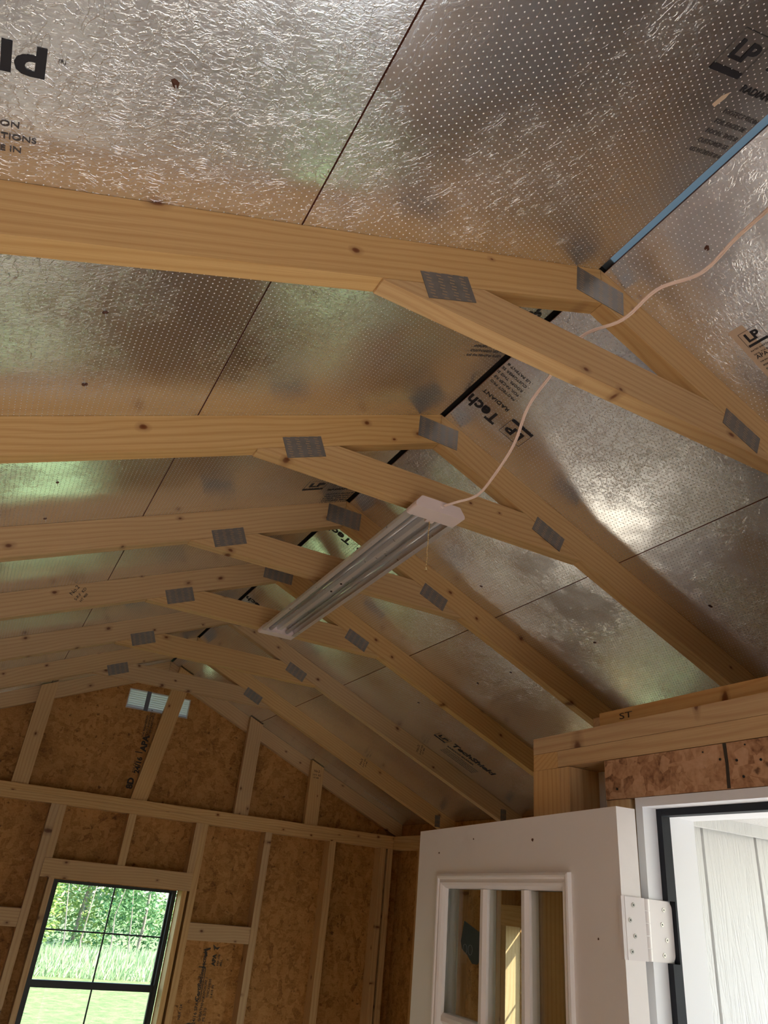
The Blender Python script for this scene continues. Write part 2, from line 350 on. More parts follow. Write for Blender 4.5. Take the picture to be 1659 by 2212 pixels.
# ---------------------------------------------------------------- measures
TH = math.radians(23.037); M_ = math.tan(TH); CO = math.cos(TH); SI = math.sin(TH)
D, T = 0.0889, 0.0381; DB = D / CO
YT = [0.8298, 1.469, 2.0971, 2.7339, 3.4147, 4.0814]     # front faces of the six trusses
YG = 4.7278; YO = 4.766                                   # gable rafter, sheathing of the far wall
YN = -1.35                                                # near end of the shed
HW = 1.78; XW = 1.69                                      # outer face of the framing, inner face of the plates
FZ = -ZR                                                  # floor
ZB = -0.918; ZT = -0.8405                                 # double top plate
XA = 0.346; YC = 1.501                                    # porch wall face and its corner
XEND = 1.92
WIN_Z0, WIN_Z1 = -2.262, -1.2835

# ---------------------------------------------------------------- setting: ground, floor, walls, roof skin
def slab(name, x0, x1, y0, y1, z0, z1, mat, parent=None, kind='structure', label=None):
    lo = V3(x0, y0, z0); bm = bmesh.new(); addbox(bm, 0, x1 - x0, 0, y1 - y0, 0, z1 - z0)
    o = obj(name, bm, mat, Matrix.Translation(lo), parent)
    if parent is None: tag(o, label=label, kind=kind)
    return o
slab('ground', -60, 60, -40, 90, FZ - 0.60, FZ - 0.32, LAWN, label='mown green lawn seen through the far window')
GRAVEL = plain('pale bounce gravel', srgb(176, 170, 162), 0.9)
slab('path', -5, 8, -12, YN - 0.012, FZ - 0.33, FZ - 0.31, GRAVEL, label='pale bounce gravel pad added to throw light in at the near end of the shed')  # unseen pad, added to bounce neutral daylight up into the roof
GRAVELD = plain('grey gravel', srgb(122, 122, 126), 0.9)
slab('bounce_path_side', HW + 0.12, 8, YN, 1.6, FZ - 0.33, FZ - 0.31, GRAVELD, label='grey gravel added beside the porch as an unseen light bounce')  # out of view, added to bounce light back at the porch
slab('floor', -HW, HW, YN, YO + 0.01, FZ - 0.04, FZ, FLOORM, label='plywood floor of the shed')
def wall_cells(name, axis, a0, a1, holes, top, depth0, depth1, mat, label):
    """sheathing sheet with rectangular holes; axis 'x' wall stands along x; top(a) is its upper edge"""
    cuts = sorted({a0, a1, *[h[0] for h in holes], *[h[1] for h in holes]} | ({0.0} if axis == 'x' and a0 < 0 < a1 else set()))
    bm = bmesh.new()
    for l, r in zip(cuts, cuts[1:]):
        mid = (l + r) / 2; hs = sorted([h for h in holes if h[0] <= mid <= h[1]], key=lambda h: h[2]); z = FZ
        segs = []
        for h in hs: segs.append((z, z, h[2], h[2])); z = h[3]
        segs.append((z, z, top(l), top(r)))
        for zl, zr, tl, tr in segs:
            if axis == 'x': prism(bm, [(l, zl + ZR), (r, zr + ZR), (r, tr + ZR), (l, tl + ZR)], depth0, depth1)
            else:
                vs = [[bm.verts.new((d, yy, zz + ZR)) for yy, zz in ((l, zl), (r, zr), (r, tr), (l, tl))] for d in (depth0, depth1)]
                a, b = vs; bm.faces.new(a); bm.faces.new(b[::-1])
                for i in range(4): bm.faces.new((a[i], b[i], b[(i + 1) % 4], a[(i + 1) % 4]))
    o = obj(name, bm, mat); tag(o, label=label, kind='structure'); return o
WF = wall_cells('wall_far', 'x', -HW, HW, [(-0.345, 0.345, WIN_Z0, WIN_Z1), (-0.20, 0.185, -0.326, -0.206)], lambda x: -abs(x) * M_ - 0.001, YO, YO + 0.011, OSB, 'oriented strand board sheathing of the far gable wall')
wall_cells('wall_left', 'y', YN, YO, [], lambda y: -0.76, -HW - 0.011, -HW, OSB, 'oriented strand board sheathing of the left side wall')
WR = wall_cells('wall_right', 'y', YC - 0.1, YO, [(2.735, 3.425, WIN_Z0, WIN_Z1)], lambda y: -0.76, HW, HW + 0.011, OSB, 'oriented strand board sheathing of the right side wall')
wall_cells('wall_near', 'x', -HW, HW, [(-1.30, -0.20, FZ + 0.01, -1.45)], lambda x: -abs(x) * M_ - 0.001, YN - 0.011, YN, OSB, 'near gable wall with an unseen opening shaped to let light in, behind the viewer')  # opening is invented and sized for the daylight it lets in

# ---------------------------------------------------------------- foil faced roof panels
def panel(side, s0, s1, y0, y1, label):
    """side -1 left slope, +1 right slope; s0..s1 measured down the slope; local x along the ridge, local y down the slope"""
    S = Vector((side * CO, 0, -SI)); Yv = Vector((0, 1, 0)); n = Yv.cross(S)       # n: one of the two slope normals
    if n.z < 0: Yv = -Yv; n = Yv.cross(S)
    ya, yb = (y0, y1) if Yv.y > 0 else (y1, y0)
    O = V3(0, ya, 0) + S * s0
    bm = bmesh.new(); L = abs(yb - ya); W_ = s1 - s0
    fs = []
    v = [bm.verts.new(c) for c in ((0, 0, 0), (L, 0, 0), (L, W_, 0), (0, W_, 0), (0, 0, .011), (L, 0, .011), (L, W_, .011), (0, W_, .011))]
    for idx, mi in (((0, 3, 2, 1), 0), ((4, 5, 6, 7), 1), ((0, 1, 5, 4), 1), ((1, 2, 6, 5), 1), ((2, 3, 7, 6), 1), ((3, 0, 4, 7), 1)):
        f = bm.faces.new([v[i] for i in idx]); f.material_index = mi
    o = obj('roof_panel', bm, [FOIL, EDGE], frame(O, Yv, S, n))
    return tag(o, label, 'roof panel', 'foil faced roof sheathing panels')
SS = 0.7060; SSR = 0.7000
PL1 = panel(-1, 0.006, SS - 0.0016, YN - 0.2, YT[1] + T / 2 - 0.001, 'foil faced roof panel at top centre of the photo, left of the ridge, printed near the blue strip')
PL2 = panel(-1, 0.006, SS - 0.0016, YT[1] + T / 2 + 0.001, YT[5], 'upper foil panel left of the ridge over the middle trusses')
PL3 = panel(-1, 0.006, SS - 0.0016, YT[5] + 0.002, YO + 0.2, 'short upper foil panel left of the ridge against the far gable')
PL4 = panel(-1, SS + 0.0016, 2.05, YN - 0.2, YT[0] + T / 2 - 0.001, 'foil roof panel in the top left corner, below the left seam')
PL5 = panel(-1, SS + 0.0016, 2.05, YT[0] + T / 2 + 0.001, YT[4] + T / 2, 'lower left foil roof panel behind the nearest truss, glowing by the third bay')
PL6 = panel(-1, SS + 0.0016, 2.05, YT[4] + T / 2 + 0.002, YO + 0.2, 'lower left foil roof panel next to the far gable')
PR1 = panel(1, 0.012, SSR - 0.0016, YN - 0.2, YT[0] + T / 2 - 0.001, 'foil roof panel at the right edge with the tan grade label')
PR2 = panel(1, 0.012, SSR - 0.0016, YT[0] + T / 2 + 0.001, YT[4] + T / 2 - 0.001, 'foil roof panel right of the ridge with upside down print behind the cord')
PR3 = panel(1, 0.012, SSR - 0.0016, YT[4] + T / 2 + 0.001, YO + 0.2, 'upper right foil roof panel beside the far gable peak')
PR4 = panel(1, SSR + 0.0016, 2.05, YN - 0.2, YT[1] + T / 2 - 0.001, 'dark foil roof panel at the right edge above the porch wall')
PR5 = panel(1, SSR + 0.0016, 2.05, YT[1] + T / 2 + 0.001, 4.55, 'lower right foil roof panel reaching down behind the door, with small print')
PR6 = panel(1, SSR + 0.0016, 2.05, 4.553, YO + 0.2, 'narrow foil panel strip down the right slope at the far gable')
# outer roof skin
bm = bmesh.new()
for sd_ in (-1, 1):
    S = Vector((sd_ * CO, 0, -SI)); nu = Vector((sd_ * SI, 0, CO))
    a = [V3(0, 0, 0) + S * s + nu * h for s, h in ((0.014, .0125), (2.1, .0125), (2.1, .022), (0.014, .022))]
    q = [[bm.verts.new((p.x, y, p.z)) for p in a] for y in (YN - 0.25, YO + 0.25)]
    bm.faces.new(q[0]); bm.faces.new(q[1][::-1])
    for i in range(4): bm.faces.new((q[0][i], q[1][i], q[1][(i + 1) % 4], q[0][(i + 1) % 4]))
tag(obj('ceiling', bm, SHING), label='shingled outer skin of the gable roof', kind='structure')
def roof_pt(side, x, y, off=0.0008):
    """point on the foil at horizontal distance x from the ridge, off below it"""
    return V3(side * x, y, -x * M_) + Vector((-side * SI, 0, -CO)) * off
bm = bmesh.new(); hf = lambda x, o: -abs(x) * M_ + o
prism(bm, [(-0.14, hf(.14, .0262)), (0, .0262), (0.14, hf(.14, .0262)), (0.14, hf(.14, .031)), (0, .031), (-0.14, hf(.14, .031))], -0.03, YO + 0.25 - 0.84)
tag(obj('ridge_felt', bm, FELT, Matrix.Translation(V3(0, 0.84, 0))), 'black roofing felt showing through the ridge gap beyond the nearest truss', 'roofing felt')
bm = bmesh.new()
prism(bm, [(-0.14, hf(.14, .0250)), (0, .0250), (0.14, hf(.14, .0250)), (0.14, hf(.14, .0256)), (0, .0256), (-0.14, hf(.14, .0256))], 0, 0.835 - YN + 0.25)
tag(obj('ridge_film', bm, BLUE, Matrix.Translation(V3(0, YN - 0.25, 0))), 'pale blue film closing the ridge gap in front of the nearest truss', 'film strip')

# ---------------------------------------------------------------- print on the foil
def twidth(me):
    xs_ = [v.co.x for v in me.vertices]; return max(xs_), max(xs_) - min(xs_)
def lay(side, x, y, rx, par, s, cap, mat, bold=0.0, stretch=1.0, name='printed_text', width=None, right=False):
    """rx = +1: reads towards +x with the top towards -y; rx = -1: the other way round"""
    rd = Vector((rx * CO, 0, -rx * side * SI)); up = Vector((0, -rx, 0)); me = text_mesh(s, bold, mat)
    if width: stretch = width / (twidth(me)[1] * cap / CAP)
    O = roof_pt(side, abs(x), y)
    if right: O = O - rd * twidth(me)[0] * cap / CAP * stretch
    return text(name, s, O, rd, up, cap, mat, par, bold, stretch)
def logo_box(side, x, y, rx, par, w, h):
    """outlined box with a heavy bar under it; x, y is the lower left corner in reading sense"""
    rd = Vector((rx * CO, 0, -rx * side * SI)); up = Vector((0, -rx, 0)); n = rd.cross(up)
    O = roof_pt(side, abs(x), y); bm = bmesh.new(); t = 0.0007
    for (x0, x1, z0, z1) in ((0, w, h - t, h), (0, t, 0, h), (w - t, w, 0, h)): addbox(bm, x0, x1, -0.0003, 0, z0, z1)
    addbox(bm, 0, w * 0.98, -0.0003, 0, 0.0, h * 0.15)
    M = frame(O, rd, -n, up)
    return obj('printed_box', bm, INK, M, par)
def block(side, x, y, rx, par, word='Tech', rad='RADIANT BAR', lines=(), ww=0.118):
    """x: signed position of the left edge of the boxed letters, y: lower edge of the bar"""
    logo_box(side, x, y, rx, par, 0.073, 0.067)
    lay(side, x + rx * 0.012 * CO, y - rx * 0.024, rx, par, 'LP', 0.030, INK, 0.03, width=0.052)
    xt = x + rx * 0.097 * CO
    avail = abs(xt) / CO - (0.0075 if side < 0 else 0.0135)
    if side * rx > 0: avail = 9.0
    def fit(s, cap, bold, stretch, mat, room):
        while len(s) > 1 and twidth(text_mesh(s, bold, mat))[0] * cap / CAP * stretch > room: s = s[:-1]
        return s
    lay(side, xt, y - rx * 0.028, rx, par, word, 0.040, INK, 0.03, width=min(ww, avail))
    if rad: lay(side, xt + rx * 0.001, y + rx * 0.0145, rx, par, fit(rad, 0.0122, 0.008, 1.25, INK, avail - 0.002), 0.0122, INK, 0.008, 1.25)
    for i, s in enumerate(lines):
        lay(side, xt + rx * (0.006 + 0.002 * i), y + rx * (0.054 + 0.019 * i), rx, par, fit(s, 0.0082, 0.008, 1.15, INKG, avail - 0.007 - 0.002 * i), 0.0082, INKG, 0.008, 1.15)
L5 = ('. PROTECT FROM MOI', '. FOIL FACES REQUIRE', '. ROOFS. THIS SIDE DO', '. CUSTOMER SERVICE', '. US PATENT # 6,251,4')
block(-1, -0.196, 0.392, 1, PL1, 'Tech', 'RADIANT BAR', L5)
lay(-1, -1.016, 0.664, 1, PL4, 'Shield', 0.038, INK, 0.035, width=0.160, right=True)
lay(-1, -1.005, 0.640, 1, PL4, '(R)', 0.005, INKG)
for i, (s, xx) in enumerate((('INSTALLATION', -1.036), ('INSTALLATIONS', -1.017), ('MADE IN', -1.032))):
    lay(-1, xx, 0.742 + i * 0.019, 1, PL4, s, 0.0088, INKG, 0.006, 1.15, right=True)
block(1, 0.197, 1.306, -1, PR2, 'Tech', 'RADIANT BAR', L5)
block(-1, -0.222, 1.043, 1, PL1, 'Tech', 'RADIANT BAR', L5)
block(-1, -0.210, 1.972, 1, PL2, 'Tech', 'RADIANT BAR', L5)
block(1, 0.208, 2.256, -1, PR2, 'Tech', None, ())
block(1, 0.205, 3.205, -1, PR2, 'Tech', None, ())
block(1, 1.095, 3.245, 1, PR5, 'TechShield', 'RADIANT BARRIER', (), ww=0.275)
for i in range(4): lay(1, 1.20, 3.292 + i * 0.018, 1, PR5, 'PROTECT FROM MOISTURE DURING INSTALLATION', 0.0075, INKG, 0, 0.9)
lay(1, 1.40, 4.62, 1, PR6, 'RADIANT BARRIER', 0.02, PAPER, 0.01)
bm = bmesh.new(); O = roof_pt(-1, 0.118, 0.412, 0.0005); q_ = [O, O + Vector((-.010, .010, -.005)), O + Vector((-.016, .024, -.012)), O + Vector((-.009, .026, -.012)), O + Vector((-.001, .010, -.004))]
bm.faces.new([bm.verts.new(p) for p in q_]); fl = obj('torn_flap', bm, PAPER, None, PL1); fl['label'] = 'small pale torn flap of facing'
# tan grade label at the right edge
rdv = Vector((0, -1, 0)); 
def label_frame():
    O = roof_pt(1, 0.262, 0.742, 0.0006); rd = Vector((0.08, -1, 0)); rd = rd.normalized()
    dn = Vector((CO, 0, -SI)); dn = (dn - rd * dn.dot(rd)).normalized(); return O, rd, -dn
O, rd, up = label_frame(); n = rd.cross(up)
bm = bmesh.new(); addbox(bm, 0, 0.082, -0.0004, 0, -0.185, 0)
lab = obj('grade_label', bm, PAPER, frame(O, rd, -n, up), PR1); lab['label'] = 'tan paper grade label with black print'
Of = O + n * 0.0008
text('printed_text', 'LP', Of + rd * 0.019 - up * 0.043, rd, up, 0.021, INK, lab, 0.04)
bm = bmesh.new(); addbox(bm, 0.014, 0.056, -0.0004, 0, -0.055, -0.049); t_ = 0.0006
for a in ((0.012, 0.058, -0.016 - t_, -0.016), (0.012, 0.012 + t_, -0.055, -0.016), (0.058 - t_, 0.058, -0.055, -0.016)): addbox(bm, a[0], a[1], -0.0004, 0, a[2], a[3])
obj('printed_box', bm, INK, frame(Of, rd, -n, up), lab)
for i, (s, c) in enumerate((('RATED SHEATHING', .0040), ('24/16  7/16 CATEGORY', .0040), ('APA', .0100), ('THE ENGINEERED WOOD', .0032), ('SIZED FOR SPACING', .0040), ('EXPOSURE 1', .0042), ('THICKNESS 0.418 IN', .0040), ('MILL 488', .0048), ('PS 2-10  SHEATHING', .0040), ('PRP-108  HUD-UM-40', .0040), ('PANEL GRADE', .0042))):
    text('printed_text', s, Of + rd * 0.010 - up * (0.066 + i * 0.0105), rd, up, c, INK, lab, 0.01)

# ---------------------------------------------------------------- roof trusses
def nail_plate(parent, cx, cz, w, h, ang, y, depth=0.0012, name='nail_plate'):
    A = Vector((math.cos(ang), 0, math.sin(ang))); N = Vector((0, 1, 0)); B = A.cross(N); B = -B if B.z < 0 else B
    N = B.cross(A); O = V3(cx, y, cz) - A * w / 2 - B * h / 2
    s = 1 if N.y > 0 else -1
    bm = bmesh.new(); addbox(bm, 0, w, *sorted((0, -depth * s)), 0, h)
    return obj(name, bm, PLATE, frame(O, A, N, B), parent)
HB = 0.3109; XT = (HB - DB) / M_; XC = (HB - D - DB) / M_
names = ['nearest the viewer, its collar tie crossed by the white cord', 'second from the viewer, holding the near end of the shop light', 'third from the viewer, behind the middle of the shop light', 'fourth from the viewer, with a grade stamp on its left rafter', 'fifth from the viewer, its right rafter stamped near the lower end', 'sixth and last before the far gable wall']
def stamp(parent, x, z, y, ang, k=1.0, mirror=False):
    rd = Vector((math.cos(ang), 0, math.sin(ang))); up = Vector((-math.sin(ang), 0, math.cos(ang)))
    O = V3(x, y - 0.0006, z)
    text('grade_stamp', 'No.2', O, rd, up, 0.010 * k, INKF, parent, 0.01)
    text('grade_stamp', 'S-P-F  KD', O - up * 0.015 * k - rd * 0.006, rd, up, 0.007 * k, INKF, parent, 0.01)
    text('grade_stamp', 'HT 488', O - up * 0.026 * k, rd, up, 0.006 * k, INKF, parent, 0.01)
for k, y in enumerate(YT):
    tr = empty('roof_truss', V3(0, y + T / 2, -0.30))
    tag(tr, 'pine roof truss ' + names[k], 'roof truss', 'pine roof trusses')
    e = 0.0006
    for s in (-1, 1):
        xe = s * (HW + 0.02); a = s * e
        plank_xz('rafter', [(a, -e), (xe, -abs(xe) * M_ - e), (xe, -abs(xe) * M_ - DB), (a, -DB)], (s * CO, -SI), y, y + T, PINE, tr)
    zb = HB - e; xt = XT - 0.007
    plank_xz('collar_tie', [(-XC + .002, -HB + D), (-xt, -HB + (XT - xt) * M_ - 0.0008), (-xt + 0.002, -HB), (xt - 0.002, -HB), (xt, -HB + (XT - xt) * M_ - 0.0008), (XC - .002, -HB + D)], (1, 0), y + 0.0003, y + T - 0.0003, PINE, tr)
    j = lambda a: (R.random() - 0.5) * a
    nail_plate(tr, -0.368 - 0.012 * min(k, 1) + j(.006), -0.258 - 0.002 * k, 0.105, 0.056, TH + j(.03), y)
    nail_plate(tr, 0.381 + j(.008), -0.2615 + j(.003), 0.106, 0.050, -TH - 0.0 + j(.03), y)
    nail_plate(tr, -0.004 + j(.004), -0.066, 0.126, 0.066, -0.02 if k else -0.06, y)
    nail_plate(tr, 1.656, -0.770, 0.066, 0.036, math.pi / 2, y, name='heel_plate')
    if k == 3: stamp(tr, -0.752, -0.365, y, 1.15, 1.5)
    if k == 4: stamp(tr, 1.108, -0.530, y, 1.35, 1.3)
    if k == 5: stamp(tr, 1.108, -0.530, y, 1.35, 1.3)

# ---------------------------------------------------------------- far gable wall framing
def board(name, x0, x1, y0, y1, z0, z1, ax, label, cat='framing board', group=None, mat=None):
    return tag(lumber(name, x0, x1, y0, y1, z0, z1, ax, mat), label, cat, group)
for s, nm in ((-1, 'left'), (1, 'right')):
    xe = s * (HW - 0.005); a = s * 0.0008
    o = plank_xz('gable_rafter', [(a, -0.0012), (xe, -abs(xe) * M_ - 0.0012), (xe, -0.8398), (s * (0.8398 - DB) / M_, -0.8398), (a, -DB)], (s * CO, -SI), YG, YO - 0.0005, PINE)
    tag(o, 'sloping gable rafter along the %s top edge of the far wall' % nm, 'rafter', 'gable rafters')
Y0, Y1 = 4.677, YO - 0.0006
board('top_plate', -HW, HW, Y0, Y1, -0.879, ZT, 'x', 'upper board of the doubled top plate across the far wall', 'top plate')
board('top_plate', -HW, XW - 0.001, Y0 + 0.001, Y1, ZB, -0.8798, 'x', 'lower board of the doubled top plate across the far wall', 'top plate')
def gstud(x0, x1, label, x0t=None, x1t=None):
    x0t = x0 if x0t is None else x0t; x1t = x1 if x1t is None else x1t
    zt = lambda x: -abs(x) * M_ - 0.006
    pts = [(x0, ZT + 0.0006), (x1, ZT + 0.0006), (x1t, zt(x1t)), (x0t, zt(x0t))]
    o = plank_xz('gable_stud', pts, (x0t - x0, zt(x0t) - ZT), 4.6895, YG - 0.0005, PINE)
    return tag(o, label, 'stud', 'flat studs in the gable triangle')
gstud(-0.700, -0.612, 'flat gable stud at the left, above the far window')
gstud(-0.053, 0.040, 'leaning gable stud crossing in front of the louvred vent', 0.060, 0.150)
g2 = gstud(0.574, 0.665, 'flat gable stud midway down the right side of the gable')
g3 = gstud(1.042, 1.132, 'shortest gable stud, furthest right in the gable')
stamp(g3, 1.062, -0.520, 4.6892, 0.0, 1.5)
gstud(-1.20, -1.11, 'short flat gable stud near the left side wall')
def stud(x0, x1, z0, z1, label, y0=Y0 + 0.001): return board('wall_stud', x0, x1, y0, Y1, z0, z1, 'z', label, 'stud', 'upright studs of the far wall')
zc = ZB - 0.0006; zs = FZ + 0.039
stud(-0.467, -0.4255, zs, zc, 'tall king stud at the left of the far window')
stud(-0.4250, -0.386, -1.186, zc, 'cripple stud above the left end of the window header')
stud(-0.042, 0.000, -1.186, zc, 'cripple stud centred above the window header')
stud(0.3535, 0.391, -1.186, zc, 'cripple stud above the right end of the window header')
stud(0.3915, 0.428, zs, zc, 'tall king stud at the right of the far window')
stud(0.792, 0.834, zs, zc, 'first full stud right of the far window')
stud(1.228, 1.272, zs, zc, 'second full stud right of the far window, nearer the corner')
stud(1.600, 1.638, zs, zc, 'stud one board away from the right far corner')
stud(1.6525, 1.6895, zs, zc, 'corner stud where the far wall meets the right wall')
stud(-0.872, -0.834, zs, zc, 'full stud left of the far window')
stud(-1.278, -1.240, zs, zc, 'full stud furthest left on the far wall')
stud(-0.376, -0.348, zs, -1.2795, 'jack stud lining the left side of the window opening')
stud(0.348, 0.376, zs, -1.2795, 'jack stud lining the right side of the window opening')
board('window_header', -0.4248, 0.3908, Y0 - 0.003, Y1, -1.2785, -1.1865, 'x', 'pine header board across the top of the far window', 'header')
board('wall_block', -0.8335, -0.4675, Y0 + 0.004, Y1, -1.516, -1.432, 'x', 'short horizontal block left of the far window', 'blocking', 'blocks between the far wall studs')
board('wall_block', 0.4285, 0.7915, Y0 + 0.004, Y1, -1.518, -1.433, 'x', 'short horizontal block right of the far window', 'blocking', 'blocks between the far wall studs')
board('window_sill_board', -0.425, 0.391, Y0, Y1, WIN_Z0 - 0.045, WIN_Z0 - 0.003, 'x', 'pine sill board under the far window', 'sill board')
board('sole_plate', -HW, HW, Y0, Y1, FZ + 0.0005, FZ + 0.0385, 'x', 'sole plate along the foot of the far wall', 'sole plate')
# black print on the sheathing
def wtext(s, x, z, ang, cap, mat=INKF, bold=0.02, st=1.0, par=WF, y=YO):
    rd = Vector((math.cos(ang), 0, math.sin(ang))); up = Vector((-math.sin(ang), 0, math.cos(ang)))
    text('printed_text', s, V3(x, y - 0.0008, z), rd, up, cap, mat, par, bold, st)
U = math.pi / 2
wtext('APA', -0.020, -0.560, U, 0.036, bold=0.05)
wtext('THE ENGINEERED', -0.052, -0.480, U, 0.012); wtext('WOOD ASSOCIATION', -0.034, -0.480, U, 0.012); wtext('RATED SHEATHING', -0.016, -0.480, U, 0.012)
wtext('24/16', -0.030, -0.690, U, 0.030, bold=0.04); wtext('7/16 CAT', -0.058, -0.690, U, 0.013); wtext('8D', -0.048, -0.78, U, 0.036, bold=0.05)
wtext('l', -0.045, -0.572, 0, 0.005)
bm = bmesh.new(); addbox(bm, -0.080, -0.035, YO - 0.0009, YO - 0.0004, -0.573 + ZR, -0.568 + ZR); obj('printed_mark', bm, INKF, None, WF)
wtext('Certified', 0.583, -1.812, U, 0.024, bold=0.03); wtext('Inspected', 0.583, -1.692, U, 0.022, bold=0.03)
wtext('EXPOSURE 1', 0.612, -1.795, U, 0.013); wtext('THICKNESS', 0.634, -1.795, U, 0.013); wtext('0.418 IN', 0.656, -1.795, U, 0.013)
wtext('24/16 SPAN', 0.583, -1.92, U, 0.018); wtext('SHEATHING', 0.612, -1.905, U, 0.015); wtext('PS 2-10', 0.635, -1.905, U, 0.015)
wtext('NER 124', 0.495, -1.900, U, 0.014); wtext('APA', 0.640, -1.640, U, 0.022, bold=0.05); wtext('PRP-108', 0.662, -1.640, U, 0.012); wtext('MILL', 0.680, -1.640, U, 0.012)
bm = bmesh.new(); addbox(bm, 0.588, 0.592, YO - 0.0009, YO - 0.0004, -1.815 + ZR, -1.655 + ZR); addbox(bm, 0.548, 0.590, YO - 0.0009, YO - 0.0004, -1.652 + ZR, -1.647 + ZR)
def poly_mark(bm, pts):
    a = [bm.verts.new((x, YO - 0.0009, z + ZR)) for x, z in pts]; b = [bm.verts.new((x, YO - 0.0004, z + ZR)) for x, z in pts]
    bm.faces.new(a); bm.faces.new(b[::-1])
    for i in range(len(pts)): bm.faces.new((a[i], b[i], b[(i + 1) % len(pts)], a[(i + 1) % len(pts)]))
poly_mark(bm, [(0.560, -1.562), (0.598, -1.552), (0.600, -1.560), (0.578, -1.570), (0.588, -1.595), (0.580, -1.597)])
poly_mark(bm, [(0.610, -1.535), (0.632, -1.550), (0.655, -1.546), (0.640, -1.562), (0.628, -1.556), (0.622, -1.566)])
poly_mark(bm, [(0.500, -1.945), (0.520, -1.922), (0.548, -1.912), (0.600, -1.920), (0.640, -1.915), (0.606, -1.932), (0.570, -1.940), (0.540, -1.950)])
obj('printed_mark', bm, INKF, None, WF)

# louvred gable vent
vt = empty('gable_vent', V3(-0.008, YO, -0.266)); tag(vt, 'white louvred metal vent high in the far gable', 'vent')
bm = bmesh.new()
for a in ((-0.200, 0.185, -0.212, -0.2062), (-0.200, 0.185, -0.3255, -0.320), (-0.200, -0.195, -0.320, -0.212), (0.180, 0.185, -0.320, -0.212)): addbox(bm, a[0], a[1], YO - 0.002, YO + 0.022, a[2] + ZR, a[3] + ZR)
obj('vent_frame', bm, VENTM, None, vt)
for i in range(9):
    z = -0.2125 - i * 0.0130; bm = bmesh.new()
    prof = [(0.000, z), (0.018, z - 0.010), (0.018, z - 0.0112), (0.000, z - 0.0012)]
    a = [bm.verts.new((-0.195, YO + 0.0 + p[0], p[1] + ZR)) for p in prof]; b = [bm.verts.new((0.180, YO + p[0], p[1] + ZR)) for p in prof]
    bm.faces.new(a); bm.faces.new(b[::-1])
    for q in range(4): bm.faces.new((a[q], b[q], b[(q + 1) % 4], a[(q + 1) % 4]))
    obj('louvre', bm, VENTM, None, vt)
bm = bmesh.new(); addbox(bm, -0.092, -0.066, YO - 0.004, YO - 0.0021, -0.3255 + ZR, -0.2062 + ZR); obj('vent_strut', bm, plain('blue grey tape', srgb(96, 100, 112), 0.5), None, vt)

# ---------------------------------------------------------------- windows
def window(name, M, label):
    """local x along the wall, local y outwards, local z up, origin at the centre of the opening top"""
    r = empty(name, M); tag(r, label, None, None, 'structure')
    H = WIN_Z1 - WIN_Z0; W2 = 0.3445
    def part(nm, boxes, mat, par=r, bev=0.002):
        bm = bmesh.new()
        for b in boxes: addbox(bm, *b)
        return obj(nm, bm, mat, MW[r], par, bevel=bev)
    y0, y1 = 0.008, 0.062
    part('window_frame', [(-W2, -W2 + 0.022, y0, y1, -H + .0005, 0), (W2 - 0.022, W2, y0, y1, -H + .0005, 0), (-W2 + .022, W2 - .022, y0, y1, -0.010, 0), (-W2 + .022, W2 - .022, y0, y1, -H + .0005, -H + 0.02)], BLACK)
    zm = -0.467
    for nm, za, zb, yy in (('upper_sash', -0.0105, zm - 0.035, 0.034), ('lower_sash', zm, -H + 0.0205, 0.014)):
        xs = W2 - 0.0225
        s = part(nm, [(-xs, -xs + 0.012, yy, yy + .018, zb, za), (xs - 0.012, xs, yy, yy + .018, zb, za), (-xs + .012, xs - .012, yy, yy + .018, za - (0.006 if nm == 'upper_sash' else 0.034), za), (-xs + .012, xs - .012, yy, yy + .018, zb, zb + 0.014)], BLACK)
        zA = za - 0.006 if nm == 'upper_sash' else za - 0.034
        zh = -0.2405 if nm == 'upper_sash' else -0.727
        part('muntin', [(-0.0038, 0.0038, yy + .005, yy + .013, zb + 0.012, zA + .002)], BLACK, s, 0)
        part('muntin', [(-xs + .010, xs - .010, yy + .006, yy + .012, zh - 0.0038, zh + 0.0038)], BLACK, s, 0)
        part('pane', [(-xs + .010, xs - .010, yy + .008, yy + .0085, zb + 0.012, zA + .002)], GLASS, s, 0)
    return r
window('window_1', Matrix.Translation(V3(0, YO + 0.012, WIN_Z1)), 'black framed double hung window in the far wall')
window('window_2', Matrix.Translation(V3(HW + 0.012, 3.08, WIN_Z1)) @ Matrix.Rotation(-math.pi / 2, 4, 'Z'), 'black framed double hung window in the right wall, glimpsed through the door glass')

# ---------------------------------------------------------------- right side wall framing
board('top_plate', XW, HW - 0.0005, YC + 0.001, Y0 - 0.001, -0.879, ZT, 'y', 'upper top plate of the right wall, ending at the far corner', 'top plate')
board('top_plate', XW + 0.001, HW - 0.0005, YC + 0.001, YO - 0.002, ZB, -0.8798, 'y', 'lower top plate of the right wall, ending at the far corner', 'top plate')
def rstud(y0, y1, z0, z1, label): return board('wall_stud', XW + 0.001, HW - 0.0005, y0, y1, z0, z1, 'z', label, 'stud', 'upright studs of the right wall')
rstud(3.427, 3.465, FZ + 0.001, -1.2795, 'sunlit jack stud lining the right wall window, seen through the door glass')
rstud(3.468, 3.506, FZ + 0.001, zc, 'king stud just beyond the right wall window')
rstud(2.695, 2.733, FZ + 0.001, -1.2795, 'jack stud on the near side of the right wall window')
rstud(2.654, 2.692, FZ + 0.001, zc, 'king stud on the near side of the right wall window')
rstud(3.90, 3.938, FZ + 0.001, zc, 'stud of the right wall midway between its window and the far corner')
rstud(4.31, 4.348, FZ + 0.001, zc, 'stud of the right wall nearest the far corner')
board('window_header', XW - 0.001, HW - 0.0005, 2.694, 3.466, -1.2785, -1.1865, 'y', 'header board over the right wall window', 'header')

